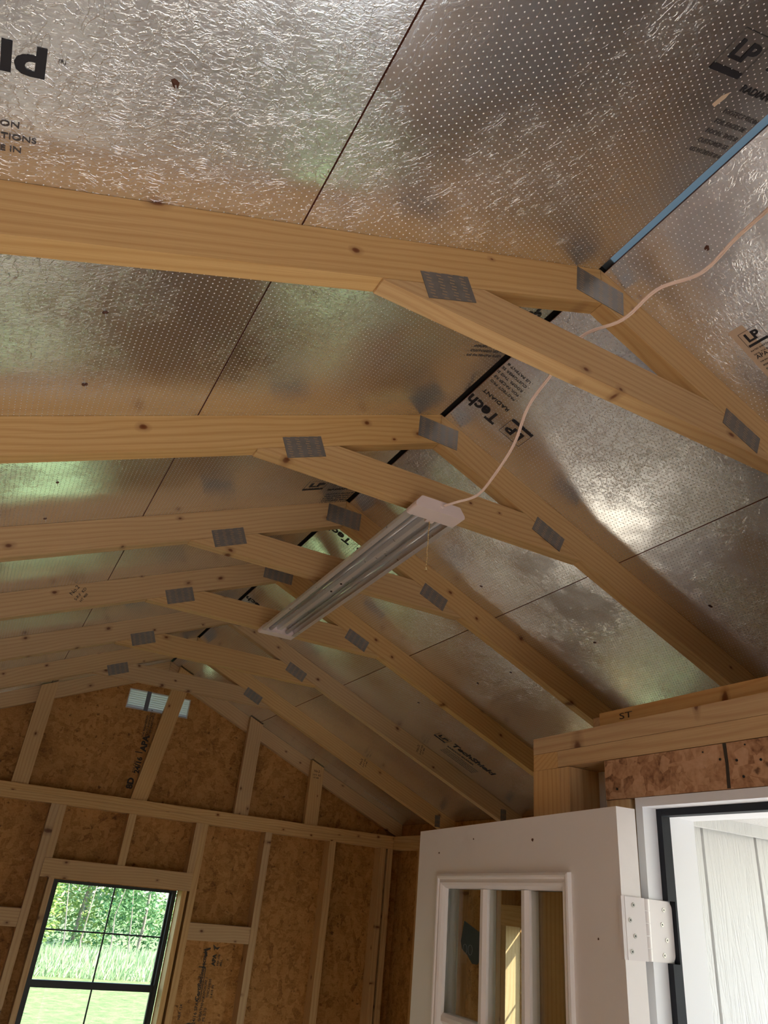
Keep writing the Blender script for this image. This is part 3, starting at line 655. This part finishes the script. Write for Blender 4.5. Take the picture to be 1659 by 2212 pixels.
# ---------------------------------------------------------------- porch wall with the door
XB = XA + D
PY0 = YN + 0.002
board('top_plate', XA, XB, PY0, YC, -0.8755, -0.8375, 'y', 'upper board of the doubled plate over the porch door', 'top plate')
board('top_plate', XA + 0.0005, XB, PY0, 1.4110, -0.9130, -0.8762, 'y', 'lower board of the doubled plate over the porch door', 'top plate')
board('top_plate', XA + 0.0002, HW, 1.4120, YC - 0.0003, -0.9140, -0.8762, 'x', 'cross plate whose end grain shows at the porch wall corner', 'top plate')
o3 = board('ceiling_plate', XA + 0.042, XB + 0.04, PY0, 1.309, -0.8368, -0.795, 'y', 'set back third board lying on the porch wall plates, marked ST', 'plate')
board('wood_block', XA + 0.055, XB + 0.03, 1.312, 1.345, -0.8368, -0.799, 'x', 'small end block at the far end of the set back board', 'block')
text('pencil_mark', 'ST', V3(XA + 0.0412, 1.246, -0.818), Vector((0, -1, 0)), Vector((0, 0, 1)), 0.014, INKF, o3, 0.0, 2.0)
zc2 = -0.9145
board('wall_stud', XA, XB, 1.4062, YC, FZ + 0.001, zc2, 'z', 'wide corner stud at the end of the porch wall', 'stud')
board('wall_stud', XA, XB, 1.3712, 1.4055, FZ + 0.001, zc2, 'z', 'narrow stud nailed beside the porch wall corner stud', 'stud')
board('wall_stud', XA + 0.002, XB, 1.192, 1.2560, FZ + 0.001, -0.9958, 'z', 'jack stud behind the hinge side of the door frame', 'stud')
hd = board('door_header', XA, XB, 0.17, 1.2561, -0.9948, -0.9145, 'y', 'strand board header with a black chalk line above the door frame', 'header', mat=OSBD)
bm = bmesh.new()
def ypoly(bm, pts, x0=XA - 0.0007, x1=XA - 0.0001):
    a = [bm.verts.new((x0, y, z + ZR)) for y, z in pts]; b = [bm.verts.new((x1, y, z + ZR)) for y, z in pts]
    bm.faces.new(a); bm.faces.new(b[::-1])
    for i in range(len(pts)): bm.faces.new((a[i], b[i], b[(i + 1) % len(pts)], a[(i + 1) % len(pts)]))
ypoly(bm, [(0.9470, -0.9148), (0.9395, -0.9148), (0.9390, -0.950), (0.9410, -0.9935), (0.9480, -0.9935), (0.9455, -0.950)])
obj('marker_line', bm, INKF, None, hd)
for (yy, zz) in ((1.222, -0.975), (0.956, -0.942), (0.921, -0.947), (0.911, -0.976), (0.993, -0.925), (0.90, -0.922), (0.872, -0.951)):
    bm = bmesh.new(); cyl(bm, V3(XA - 0.0012, yy, zz), V3(XA + 0.001, yy, zz), 0.0024 if zz < -0.93 else 0.0015, n=10); obj('nail_head', bm, BLACK, None, hd)
# sheathing of the porch leg wall and the porch itself
def siding(name, along, c, a0, a1, z0, z1, out, label):
    """grooved siding sheet; along 'x' at y=c facing out (-1/+1)"""
    bm = bmesh.new(); prof = []; a = a0; g = 0.0095; dpt = 0.007; off = 0.193
    cuts = [x for x in [0.787 + 0.1955 * i for i in range(-8, 12)] if a0 + 0.02 < x < a1 - 0.02]
    prof = [(a0, 0)]
    for x in cuts: prof += [(x - g / 2, 0), (x - g / 2 + .001, dpt), (x + g / 2 - .001, dpt), (x + g / 2, 0)]
    prof.append((a1, 0)); prof += [(a1, 0.012), (a0, 0.012)]
    def P(a, d, z): return (a, c - out * d, z + ZR) if along == 'x' else (c - out * d, a, z + ZR)
    lo = [bm.verts.new(P(a, d, z0)) for a, d in prof]; hi = [bm.verts.new(P(a, d, z1)) for a, d in prof]
    bm.faces.new(lo); bm.faces.new(hi[::-1])
    for i in range(len(prof)): bm.faces.new((lo[i], hi[i], hi[(i + 1) % len(prof)], lo[(i + 1) % len(prof)]))
    o = obj(name, bm, SIDING); tag(o, label, None, None, 'structure'); return o
siding('wall_porch', 'x', 1.392, XB + 0.0125, HW + 0.02, FZ - 0.1, -0.9150, -1, 'grooved pale grey siding of the porch seen through the doorway')
slab('wall_porch_back', XB + 0.0005, XB + 0.012, 1.175, 1.392, FZ, -0.9145, SIDING, label='siding return beside the door frame')
slab('wall_porch_near', XB + 0.0005, XB + 0.012, PY0, 0.19, FZ, -0.9145, SIDING, label='siding on the near side of the door frame')
slab('wall_porch_over', XB + 0.0005, XB + 0.012, 0.19, 1.175, -0.994, -0.9145, SIDING, label='siding above the door frame')
slab('wall_porch_inner', XA + 0.002, XA + 0.012, PY0, 0.17, FZ, -0.9145, OSB, label='strand board lining on the near side of the doorway')
bm = bmesh.new(); addbox(bm, 0, HW + 0.1 - XB - 0.0125, 0, 1.3795 - YN, 0, 0.011)
tag(obj('ceiling_porch', bm, SIDING, frame(V3(XB + 0.0125, 1.3795, -0.9555), Vector((1, 0, 0)), Vector((0, -1, 0)), Vector((0, 0, -1)))), 'pale grey porch soffit seen through the doorway', None, None, 'structure')
slab('trim_2', XB + 0.0125, HW + 0.02, 1.366, 1.3798, -0.995, -0.9667, SIDING, label='narrow trim board under the porch soffit')
siding('wall_porch_block', 'x', -0.02, XB + 0.0125, HW + 0.02, FZ - 0.1, -0.9672, 1, 'unseen siding wall added on the near side to dim the porch')  # wall added out of view to cut the light reaching the porch
slab('porch_deck', XB + 0.0125, HW + 0.1, YN, 1.379, FZ - 0.04, FZ - 0.005, GRAVELD, label='porch deck outside the doorway')
board('wall_stud', HW - 0.09, HW, YN, YN + 0.09, FZ - 0.04, -0.9675, 'z', 'porch corner post outside the doorway', 'post')

slab('trim_3', HW - 0.088, HW - 0.0008, YN + 0.092, 1.3795, -0.9425, -0.7785, PINE, label='unseen beam added to close the eave against outdoor light over the porch')  # added out of view to stop green outdoor light entering over the porch
slab('wall_porch_eave', HW + 0.0005, HW + 0.012, YN, 1.40, -0.955, -0.762, SIDING, label='unseen siding band added to block outdoor light over the porch')  # added with the beam, blocks the same outdoor light
# door frame
df = empty('trim_1', V3(XA, 1.16, FZ)); tag(df, 'white wooden door frame of the porch doorway', None, None, 'structure')
X1 = 0.4735; yj = 1.154; zj = -1.0135; yo = 0.235
def fpart(nm, boxes, mat, bev=0.0015):
    bm = bmesh.new()
    for b in boxes: addbox(bm, b[0], b[1], b[2], b[3], b[4] + ZR, b[5] + ZR)
    return obj(nm, bm, mat, None, df, bevel=bev)
fpart('side_jamb', [(XA - 0.001, X1, yj, yj + 0.0185, FZ, -0.9960)], TRIMW)
fpart('side_jamb', [(XA - 0.001, X1, yo - 0.0185, yo, FZ, -0.9960)], TRIMW)
fpart('head_jamb', [(XA - 0.001, X1, yo + .0001, yj - .0001, zj, -0.9960)], TRIMW)
xs_ = 0.4045
fpart('door_stop', [(xs_, X1 - .0005, yj - 0.0125, yj - .0001, FZ, zj - .0001)], TRIMW)
fpart('door_stop', [(xs_, X1 - .0005, yo + .0001, yo + 0.0125, FZ, zj - .0001)], TRIMW)
fpart('door_stop', [(xs_, X1 - .0005, yo + .0126, yj - .0126, zj - 0.0125, zj - .0001)], TRIMW)
def strip(boxes): return fpart('weatherstrip', boxes, RUBBER, 0.003)
strip([(0.3815, 0.4043, yj - 0.0135, yj - .0002, FZ, -1.2825), (0.3995, 0.4043, yj - 0.0135, yj - .0002, -1.2825, -1.1785), (0.3815, 0.4043, yj - 0.0135, yj - .0002, -1.1785, zj - .0003)]); strip([(0.3815, 0.4043, yo + .0002, yo + 0.0135, FZ, zj - .0003)])
strip([(0.3815, 0.4043, yo + .0137, yj - .0137, zj - 0.0135, zj - .0003)])

# door leaf
ang, sag = 0.1032, 0.0123
u = Vector((math.sin(ang) * math.cos(sag), math.cos(ang) * math.cos(sag), -math.sin(sag)))
nn = Vector((math.cos(ang), -math.sin(ang), 0)); dn = nn.cross(u); dn = dn if dn.z < 0 else -dn
DO = V3(0.2643, 1.1439, -1.0236)
DM = frame(DO, u, nn, -dn)                      # local x across the leaf from the hinge, y through it, z up
if DM.to_3x3().determinant() < 0: print('DOOR FRAME MIRRORED')
door = empty('door_1', DM); tag(door, 'white door leaf with nine small panes, swung open into the room', None, None, 'structure')
DW, DH, DT = 0.914, 2.035, 0.0445
g0, g1, gt, gb = 0.170, 0.757, -0.130, -1.046   # hole
def dpart(nm, boxes, mat, par=door, bev=0.0012):
    bm = bmesh.new()
    for b in boxes: addbox(bm, *b)
    return obj(nm, bm, mat, DM, par, bevel=bev)
bm = bmesh.new()
xs = [0, g0, g1, DW]; zs_ = [0, gt, gb, -DH]; vf = {}
for yy in (0, DT):
    for i, x in enumerate(xs):
        for j_, z in enumerate(zs_): vf[(i, j_, yy)] = bm.verts.new((x, yy, z))
for i in range(3):
    for j_ in range(3):
        if (i, j_) == (1, 1): continue
        for yy in (0, DT): bm.faces.new([vf[(a, b, yy)] for a, b in ((i, j_), (i + 1, j_), (i + 1, j_ + 1), (i, j_ + 1))])
for (a, b) in (((0, 0), (3, 0)), ((3, 0), (3, 3)), ((3, 3), (0, 3)), ((0, 3), (0, 0))):
    n_ = 3
    for q in range(n_):
        p = (a[0] + (b[0] - a[0]) * q // n_, a[1] + (b[1] - a[1]) * q // n_); r = (a[0] + (b[0] - a[0]) * (q + 1) // n_, a[1] + (b[1] - a[1]) * (q + 1) // n_)
        bm.faces.new([vf[(p[0], p[1], 0)], vf[(r[0], r[1], 0)], vf[(r[0], r[1], DT)], vf[(p[0], p[1], DT)]])
for (p, r) in (((1, 1), (2, 1)), ((2, 1), (2, 2)), ((2, 2), (1, 2)), ((1, 2), (1, 1))):
    bm.faces.new([vf[(p[0], p[1], 0)], vf[(r[0], r[1], 0)], vf[(r[0], r[1], DT)], vf[(p[0], p[1], DT)]])
obj('door_slab', bm, WHITE, DM, door, bevel=0.0012)
def ring(nm, x0, x1, z1, z0, prof, mat):
    """moulding: prof is a list of (inset, height above the leaf face)"""
    bm = bmesh.new()
    for side, base in ((-1, 0.0), (1, DT)):
        loops = []
        for ins, h in prof:
            y = base + side * h
            loops.append([bm.verts.new(c) for c in ((x0 + ins, y, z0 + ins), (x1 - ins, y, z0 + ins), (x1 - ins, y, z1 - ins), (x0 + ins, y, z1 - ins))])
        for a, b in zip(loops, loops[1:]):
            for q in range(4): bm.faces.new((a[q], a[(q + 1) % 4], b[(q + 1) % 4], b[q]))
    return obj(nm, bm, mat, DM, door)
ring('glass_moulding', 0.156, 0.771, -0.1155, -1.060, [(0, 0), (0.001, 0.009), (0.006, 0.0105), (0.010, 0.0095), (0.013, 0.0060), (0.016, 0.0055), (0.021, 0.0075), (0.027, 0.0035), (0.033, -0.004), (0.0345, -0.012)], WHITE)
LX = [(0.189, 0.332), (0.364, 0.5205), (0.553, 0.738)]
for x0, x1 in ((0.3325, 0.3635), (0.5210, 0.5530)):
    bm = bmesh.new(); w_ = x1 - x0
    prism(bm, [(0, 0.010), (w_ * .3, 0.003), (w_ * .7, 0.003), (w_, 0.010), (w_, 0.034), (w_ * .7, 0.041), (w_ * .3, 0.041), (0, 0.034)], 0, 0.875)
    M2 = DM @ Matrix.Translation((x0, 0, -0.1500 - 0.875)) @ Matrix(((1, 0, 0, 0), (0, 0, 1, 0), (0, 1, 0, 0), (0, 0, 0, 1)))
    obj('muntin', bm, WHITE, M2, door)
for z0, z1 in ((-0.452, -0.4285), (-0.753, -0.729)):
    for q, (x0, x1) in enumerate(((0.1895, 0.3325), (0.3635, 0.5210), (0.5530, 0.7375))):
        bm = bmesh.new(); h_ = z1 - z0
        prism(bm, [(0.010, 0), (0.004, h_ * .3), (0.004, h_ * .7), (0.010, h_), (0.034, h_), (0.040, h_ * .7), (0.040, h_ * .3), (0.034, 0)], 0, x1 - x0)
        M2 = DM @ Matrix.Translation((x0, 0, z0)) @ Matrix(((0, 1, 0, 0), (1, 0, 0, 0), (0, 0, 1, 0), (0, 0, 0, 1)))
        obj('muntin', bm, WHITE, M2, door)
dpart('glass_pane', [(0.172, 0.755, 0.016, 0.0175, -1.044, -0.132)], GLASS, bev=0)
dpart('glass_pane', [(0.172, 0.755, 0.0270, 0.0285, -1.044, -0.132)], GLASS, bev=0)
# dark sticker on the glass
bm = bmesh.new()
pl = [(0.646, -0.222), (0.556, -0.246), (0.556, -0.300), (0.575, -0.312), (0.600, -0.312), (0.625, -0.296), (0.655, -0.284), (0.662, -0.268)]
prism(bm, pl, 0.0146, 0.0152)
st = obj('glass_sticker', bm, plain('dark green sticker', srgb(34, 46, 50), 0.6), DM, door); st['label'] = 'dark torn sticker on the left column of panes'
text('printed_text', 'OO', DM @ Vector((0.652, 0.0144, -0.296)), -u, -dn, 0.026, plain('grey sticker print', srgb(120, 124, 128), 0.6), st, -0.035, 0.95)
for (x, z, r_) in ((0.30, -0.048, .0030), (0.78, -0.062, .0022), (0.58, -0.035, .0018), (0.075, -0.23, .0018)):
    bm = bmesh.new()
    pts_ = [(x + r_ * (1 + 0.8 * R.random()) * math.cos(t), z + r_ * (0.6 + R.random()) * math.sin(t)) for t in [i * 0.9 for i in range(7)]]
    prism(bm, pts_, -0.0006, -0.0001); obj('scuff_mark', bm, TORN, DM, door)
bm = bmesh.new(); cyl(bm, (0.844, -0.055, -1.07), (0.844, 0.0, -1.07), 0.012, 0.024); cyl(bm, (0.844, -0.075, -1.07), (0.844, -0.055, -1.07), 0.026, 0.022, 16)
obj('door_knob', bm, STEEL, DM, door, bevel=0.003)
# hinge
hz0, hz1 = -1.2815, -1.1795
hg = DM @ Matrix.Translation((0, 0, 0))
def plate_round(bm, x0, x1, z0, z1, y0, y1, rl=0.0, rr=0.0):
    pts = []
    def arc(cx, cz, a0, r):
        if r <= 0: pts.append((cx, cz)); return
        for i in range(7): a = a0 + i * math.pi / 12; pts.append((cx + r * math.cos(a), cz + r * math.sin(a)))
    arc(x1 - rr, z0 + rr, -math.pi / 2, rr); arc(x1 - rr, z1 - rr, 0, rr); arc(x0 + rl, z1 - rl, math.pi / 2, rl); arc(x0 + rl, z0 + rl, math.pi, rl)
    prism(bm, pts, y0, y1)
hin = empty('door_hinge', V3(0.322, 1.145, hz0)); hin.parent = door; hin.matrix_basis = DM.inverted() @ MW[hin]; hin['label'] = 'white steel butt hinge'
bm = bmesh.new(); plate_round(bm, 0.327, 0.3985, hz0 + ZR, hz1 + ZR, 1.1495, 1.1520, 0, 0.013)
obj('hinge_leaf', bm, HINGEM, None, hin, bevel=0.0004)
EM = frame(DO, nn, u, -dn)                      # on the hinge edge of the leaf: x through the thickness
bm = bmesh.new(); zz0 = (hz0 + 1.0236); zz1 = (hz1 + 1.0236)
addbox(bm, -0.0015, 0.049, -0.0028, -0.0004, zz0, zz1); addbox(bm, -0.0035, -0.0006, -0.0028, 0.006, zz0, zz1); addbox(bm, 0.004, 0.0055, -0.0036, -0.0028, zz0, zz1)
obj('hinge_leaf', bm, HINGEM, EM, hin, bevel=0.0004)
seg = (hz1 - hz0) / 5
for i in range(5):
    bm = bmesh.new(); cyl(bm, V3(0.3225, 1.1420, hz0 + i * seg + 0.0005), V3(0.3225, 1.1420, hz0 + (i + 1) * seg - 0.0005), 0.0072, n=24)
    obj('knuckle', bm, HINGEM, None, hin, smooth=False)
def screw(M, par):
    bm = bmesh.new(); cyl(bm, (0, -0.0010, 0), (0, 0.0005, 0), 0.0036, 0.0042, 14); addbox(bm, -0.0019, 0.0019, -0.0013, -0.0010, -0.0005, 0.0005, 1); addbox(bm, -0.0005, 0.0005, -0.00131, -0.0010, -0.0019, 0.0019, 1); obj('screw', bm, [STEEL, BLACK], M @ Matrix.Rotation(0.6, 4, 'Y'), par)
for i in range(4):
    z = hz1 - 0.0135 - i * 0.0250
    screw(Matrix.Translation(V3(0.3765 if i % 2 == 0 else 0.3700, 1.1494, z - 0.002)) if i != 2 else Matrix.Translation(V3(0.3795, 1.1494, z - 0.002)), hin)
    screw(EM @ Matrix.Translation((0.023 if i % 2 == 0 else 0.014, -0.0029, z + 1.0236)), hin)

# ---------------------------------------------------------------- shop light under the ties, its cord and pull chain
P0 = V3(-0.0270, 1.390, -0.3600); P1 = V3(-0.0050, 2.640, -0.3620)
fy = (P1 - P0).normalized(); fz = Vector((0, 0, 1)); fx = fy.cross(fz).normalized(); fz = fx.cross(fy)
LM = frame(P0, fx, fy, fz); LL = (P1 - P0).length
lamp = empty('shop_light', LM); tag(lamp, 'unlit two tube white shop light fixed under the collar ties', 'light fixture')
cap_prof = [(-0.0685, -0.001), (0.0655, -0.001), (0.069, 0.003), (0.069, 0.010), (0.055, 0.030), (0.052, 0.0315), (-0.054, 0.0315), (-0.058, 0.030), (-0.072, 0.010), (-0.072, 0.003)]
def lpart(nm, bm, mat, M=LM, par=lamp, **k): return obj(nm, bm, mat, M, par, **k)
for a, b in ((0.0, 0.052), (LL - 0.045, LL)):
    bm = bmesh.new(); prism(bm, cap_prof, a, b); lpart('end_cap', bm, PLASTIC, bevel=0.0015)
# reflector: thin bent sheet
prof = [(-0.0675, 0.0020), (-0.0670, 0.0060), (-0.052, 0.024), (-0.034, 0.0275), (-0.016, 0.024), (-0.008, 0.012), (0.006, 0.012), (0.014, 0.024), (0.032, 0.0275), (0.050, 0.024), (0.0640, 0.0060), (0.0645, 0.0020)]
bm = bmesh.new(); tk = 0.0008
pp = prof + [(x, z + tk) for x, z in prof[::-1]]
a = [bm.verts.new((x, 0.045, z)) for x, z in pp]; b = [bm.verts.new((x, LL - 0.040, z)) for x, z in pp]; n = len(pp)
for i in range(n): bm.faces.new((a[i], b[i], b[(i + 1) % n], a[(i + 1) % n]))
m_ = len(prof)
for i in range(m_ - 1):
    for L_ in (a, b): bm.faces.new((L_[i], L_[i + 1], L_[n - 2 - i], L_[n - 1 - i]))
lpart('reflector', bm, ALU)
bm = bmesh.new(); addbox(bm, -0.030, 0.028, 0.04, LL - 0.04, 0.0286, 0.0400); lpart('housing_channel', bm, PLASTIC, bevel=0.001)
bm = bmesh.new()
for sx in (-1, 1):
    x0 = -0.0685 if sx < 0 else 0.0655
    prism(bm, [(x0, 0.0), (x0 + sx * 0.0012, 0.0), (x0 + sx * 0.0012, 0.009), (x0 - sx * 0.012 , 0.0275), (x0 - sx * 0.0132, 0.0275), (x0, 0.009)], 0.05, LL - 0.045)
    prism(bm, [(x0, 0.0), (x0 - sx * 0.014, 0.0), (x0 - sx * 0.014, 0.001), (x0, 0.001)], 0.05, LL - 0.045)
lpart('side_rail', bm, ALU)
for x in (-0.0345, 0.0315):
    bm = bmesh.new(); cyl(bm, (x, 0.050, 0.0125), (x, LL - 0.044, 0.0125), 0.0085, n=20); lpart('lamp_tube', bm, TUBE, smooth=True)
for yy in (0.62, 0.70):
    bm = bmesh.new(); cyl(bm, (-0.001, yy, 0.0095), (-0.001, yy, 0.0122), 0.0035); lpart('rivet', bm, BLACK)
bm = bmesh.new(); addbox(bm, -0.012, 0.010, 0.052, 0.064, -0.002, 0.010); lpart('switch_boss', bm, PLASTIC, bevel=0.001)
ch = None
bm = bmesh.new(); c0 = Vector((-0.001, 0.058, -0.003)); L = 0.128
for i in range(30):
    bmesh.ops.create_icosphere(bm, subdivisions=1, radius=0.0020, matrix=Matrix.Translation(c0 + Vector((0.0006 * math.sin(i * 0.6), 0, -i * L / 29))))
cyl(bm, c0, c0 + Vector((0, 0, -L)), 0.0004, n=5)
chain = lpart('pull_chain', bm, BRASS, smooth=True); chain['label'] = 'brass bead pull chain'
bm = bmesh.new(); cyl(bm, c0 + Vector((0, 0, -L)), c0 + Vector((0, 0, -L - 0.008)), 0.0015, 0.0034, 10); lpart('chain_bell', bm, BRASS, par=chain)
bm = bmesh.new(); cyl(bm, (0.003, -0.004, 0.0185), (0.003, 0.001, 0.0185), 0.0055, 0.007, 12); lpart('strain_relief', bm, PLASTIC)
# cord
CP = [(-0.16, 0.20, -0.345), (-0.105, 0.34, -0.310), (-0.038, 0.44, -0.242), (-0.004, 0.52, -0.207), (0.020, 0.61, -0.193), (-0.001, 0.69, -0.177), (0.000, 0.78, -0.181), (-0.026, 0.87, -0.172), (-0.027, 0.97, -0.210), (-0.014, 1.06, -0.230), (0.023, 1.16, -0.260), (0.036, 1.26, -0.296), (0.031, 1.32, -0.322), (-0.004, 1.36, -0.336), (-0.023, 1.386, -0.3415)]
CP = [(-0.55, -0.35, -0.42), (-0.36, -0.05, -0.40)] + CP
path = catmull([V3(*p) for p in CP], 8)
bm = bmesh.new()
for off in (-0.0017, 0.0017):
    q = []
    for i, p in enumerate(path):
        d = (path[min(i + 1, len(path) - 1)] - path[max(i - 1, 0)]).normalized(); s_ = d.cross(Vector((0.3, 0, 1))).normalized(); q.append(p + s_ * off)
    tube_path(bm, q, 0.0019, 8)
tag(obj('power_cord', bm, CORD, smooth=True), 'thin white twin cord looping from the right edge to the shop light', 'cord')

# ---------------------------------------------------------------- nail tips that missed the rafters
where = ['in the top left foil panel', 'on the left foil behind the nearest truss, upper of two', 'on the left foil behind the nearest truss, lower of two', 'on the glowing left foil of the third bay', 'on the left foil just above the third truss', 'beside the white cord near the right edge', 'on the right foil right of the pull chain', 'on the right foil behind the second truss', 'on the dark foil above the porch wall', 'on the right foil, lower one behind the third truss', 'on the right foil, upper one behind the third truss', 'on the right foil behind the fourth truss']
nl = [(-1, .884, .631), (-1, .892, 1.100), (-1, .893, 1.340), (-1, .895, 1.815), (-1, .900, 2.058), (1, .104, .649), (1, .511, 1.997), (1, .882, 1.842), (1, .891, 1.364), (1, .888, 2.328), (1, .888, 2.559), (1, .887, 3.053)]
for (s, x, y), wh in zip(nl, where):
    O = roof_pt(s, x, y, 0.0); e = empty('nail_tip', O); tag(e, 'dark nail point poking through ' + wh, 'nail', 'nail points through the foil')
    nrm = Vector((-s * SI, 0, -CO)); t1 = Vector((0, 1, 0)); t2 = nrm.cross(t1); bm = bmesh.new()
    k_ = 9; rr = [0.0035 + 0.004 * R.random() for _ in range(k_)]
    c_ = bm.verts.new(O + nrm * 0.0035); rg = [bm.verts.new(O + nrm * 0.0004 + (t1 * math.cos(6.283 * i / k_) + t2 * math.sin(6.283 * i / k_)) * rr[i]) for i in range(k_)]
    for i in range(k_): bm.faces.new((c_, rg[i], rg[(i + 1) % k_]))
    obj('torn_edge', bm, TORN, None, e)
    bm = bmesh.new(); cyl(bm, O, O + nrm * 0.010 + t1 * 0.002, 0.0015, 0.0003, 6); obj('nail_point', bm, STEEL, None, e)

# ---------------------------------------------------------------- outside the windows
def leaves(bm, c, rad, n, size, flat=1.0):
    for _ in range(n):
        d = Vector((R.gauss(0, 1), R.gauss(0, 1), R.gauss(0, 1) * flat)).normalized() * (R.random() ** 0.45)
        p = Vector(c) + Vector((d.x * rad[0], d.y * rad[1], d.z * rad[2])); s = size * (0.6 + 0.8 * R.random())
        a = Vector((R.gauss(0, 1), R.gauss(0, 1), R.gauss(0, .6))).normalized() * s; b = a.orthogonal().normalized() * s * 0.34
        b = Matrix.Rotation(R.random() * 6.28, 3, a.normalized()) @ b
        bm.faces.new([bm.verts.new(p - a), bm.verts.new(p + b), bm.verts.new(p + a), bm.verts.new(p - b)])
GZ = -0.32
def tree(x, y, h, spread, mat, label, nl_=1800, trunk=0.08, low=0.6):
    trunk *= 0.6; low *= 0.55
    t = empty('broadleaf_tree', Vector((x, y, GZ))); tag(t, label, 'tree', 'trees at the edge of the lawn')
    bm = bmesh.new(); p = Vector((x, y, GZ - 0.05)); n = 6
    for i in range(n):
        q = p + Vector((R.uniform(-.12, .12), R.uniform(-.12, .12), h / n)); cyl(bm, p, q, trunk * (1 - i / n * .7), trunk * (1 - (i + 1) / n * .7), 8)
        if i > 0:
            e_ = q + Vector((R.uniform(-1, 1) * spread * .7, R.uniform(-1, 1) * spread * .4, R.uniform(.1, .5))); cyl(bm, q, e_, trunk * .35, trunk * .1, 5)
        p = q
    obj('trunk', bm, BARK, None, t)
    bm = bmesh.new(); nb = 11
    for i in range(nb):
        c = (x + R.uniform(-1, 1) * spread * .7, y + R.uniform(-1, 1) * spread * .5, GZ + low + (h - low) * (i + .5) / nb)
        leaves(bm, c, (spread * .62, spread * .5, h * .16), int(nl_ * 1.8) // nb, 0.085)
    obj('foliage', bm, mat, None, t)
TL = [(1.2, 22.5, 5.2, 1.3, LEAFA, 'bright green tree at the left of the far window view', 3600, .07, .9), (2.6, 24.5, 6.5, 1.3, LEAFA, 'yellow green tree in the middle of the far window view', 2600, .09, 1.25),
      (4.2, 23.5, 6.0, 1.3, LEAFB, 'darker green tree at the right of the far window view', 2600, .08, 1.3), (3.4, 28, 7, 2.4, LEAFB, 'shaded tree further back between the others', 4200, .12, 1.0), (6.2, 26, 7, 2.0, LEAFA, 'tree beyond the right edge of the far window view', 2600, .1, 1.0), (-0.8, 25, 6.5, 2.0, LEAFB, 'tree beyond the left edge of the far window view', 2600, .1, .9),
      (15.5, 17.0, 6.5, 2.6, LEAFA, 'tree seen through the right wall window', 2600, .12, .3), (13.0, 12.0, 5.5, 2.2, LEAFB, 'second tree outside the right wall window', 2000, .1, .4), (19, 24, 7, 3.0, LEAFB, 'large tree far outside the right wall window', 2600, .14, .3)]
for a in TL: tree(*a)
for i in range(6):
    x = 1.4 + i * 0.62; y = 21.6 + R.random(); t = empty('bare_sapling', Vector((x, y, GZ))); tag(t, '%s thin pale sapling stem seen through the far window' % ['leftmost', 'second from left', 'third from left', 'third from right', 'second from right', 'rightmost'][i], 'sapling', 'pale saplings in the undergrowth')
    bm = bmesh.new(); p = Vector((x, y, GZ))
    for k in range(4):
        q = p + Vector((R.uniform(-.14, .14), R.uniform(-.1, .1), .6)); cyl(bm, p, q, .022 - .004 * k, .018 - .004 * k, 6); p = q
    obj('stem', bm, BARK, None, t)
bm = bmesh.new()
for _ in range(9000):
    x = R.uniform(-2, 8); y = R.uniform(20.4, 22.8); h = R.uniform(.22, .62) * (1 if y > 21 else .6); b = Vector((x, y, GZ - 0.02)); l = Vector((R.uniform(-.16, .16), R.uniform(-.12, .12), h)); wv = Vector((R.uniform(.006, .014), R.uniform(-.006, .006), 0))
    m_ = b + l * .55 + Vector((0, 0, .04)); bm.faces.new([bm.verts.new(b - wv), bm.verts.new(b + wv), bm.verts.new(m_ + wv), bm.verts.new(b + l), bm.verts.new(m_ - wv)])
tag(obj('tall_grass', bm, LEAFG), 'tall unmown grass along the foot of the trees', 'grass', None, 'stuff')
bm = bmesh.new()
for i in range(150):
    c = (R.uniform(-1.5, 8.5), R.uniform(22.4, 26.0), GZ + R.uniform(.2, 2.2)); leaves(bm, c, (.55, .4, .35), 60, .06)
tag(obj('undergrowth', bm, LEAFB), 'tangled green undergrowth behind the tall grass', 'undergrowth', None, 'stuff')
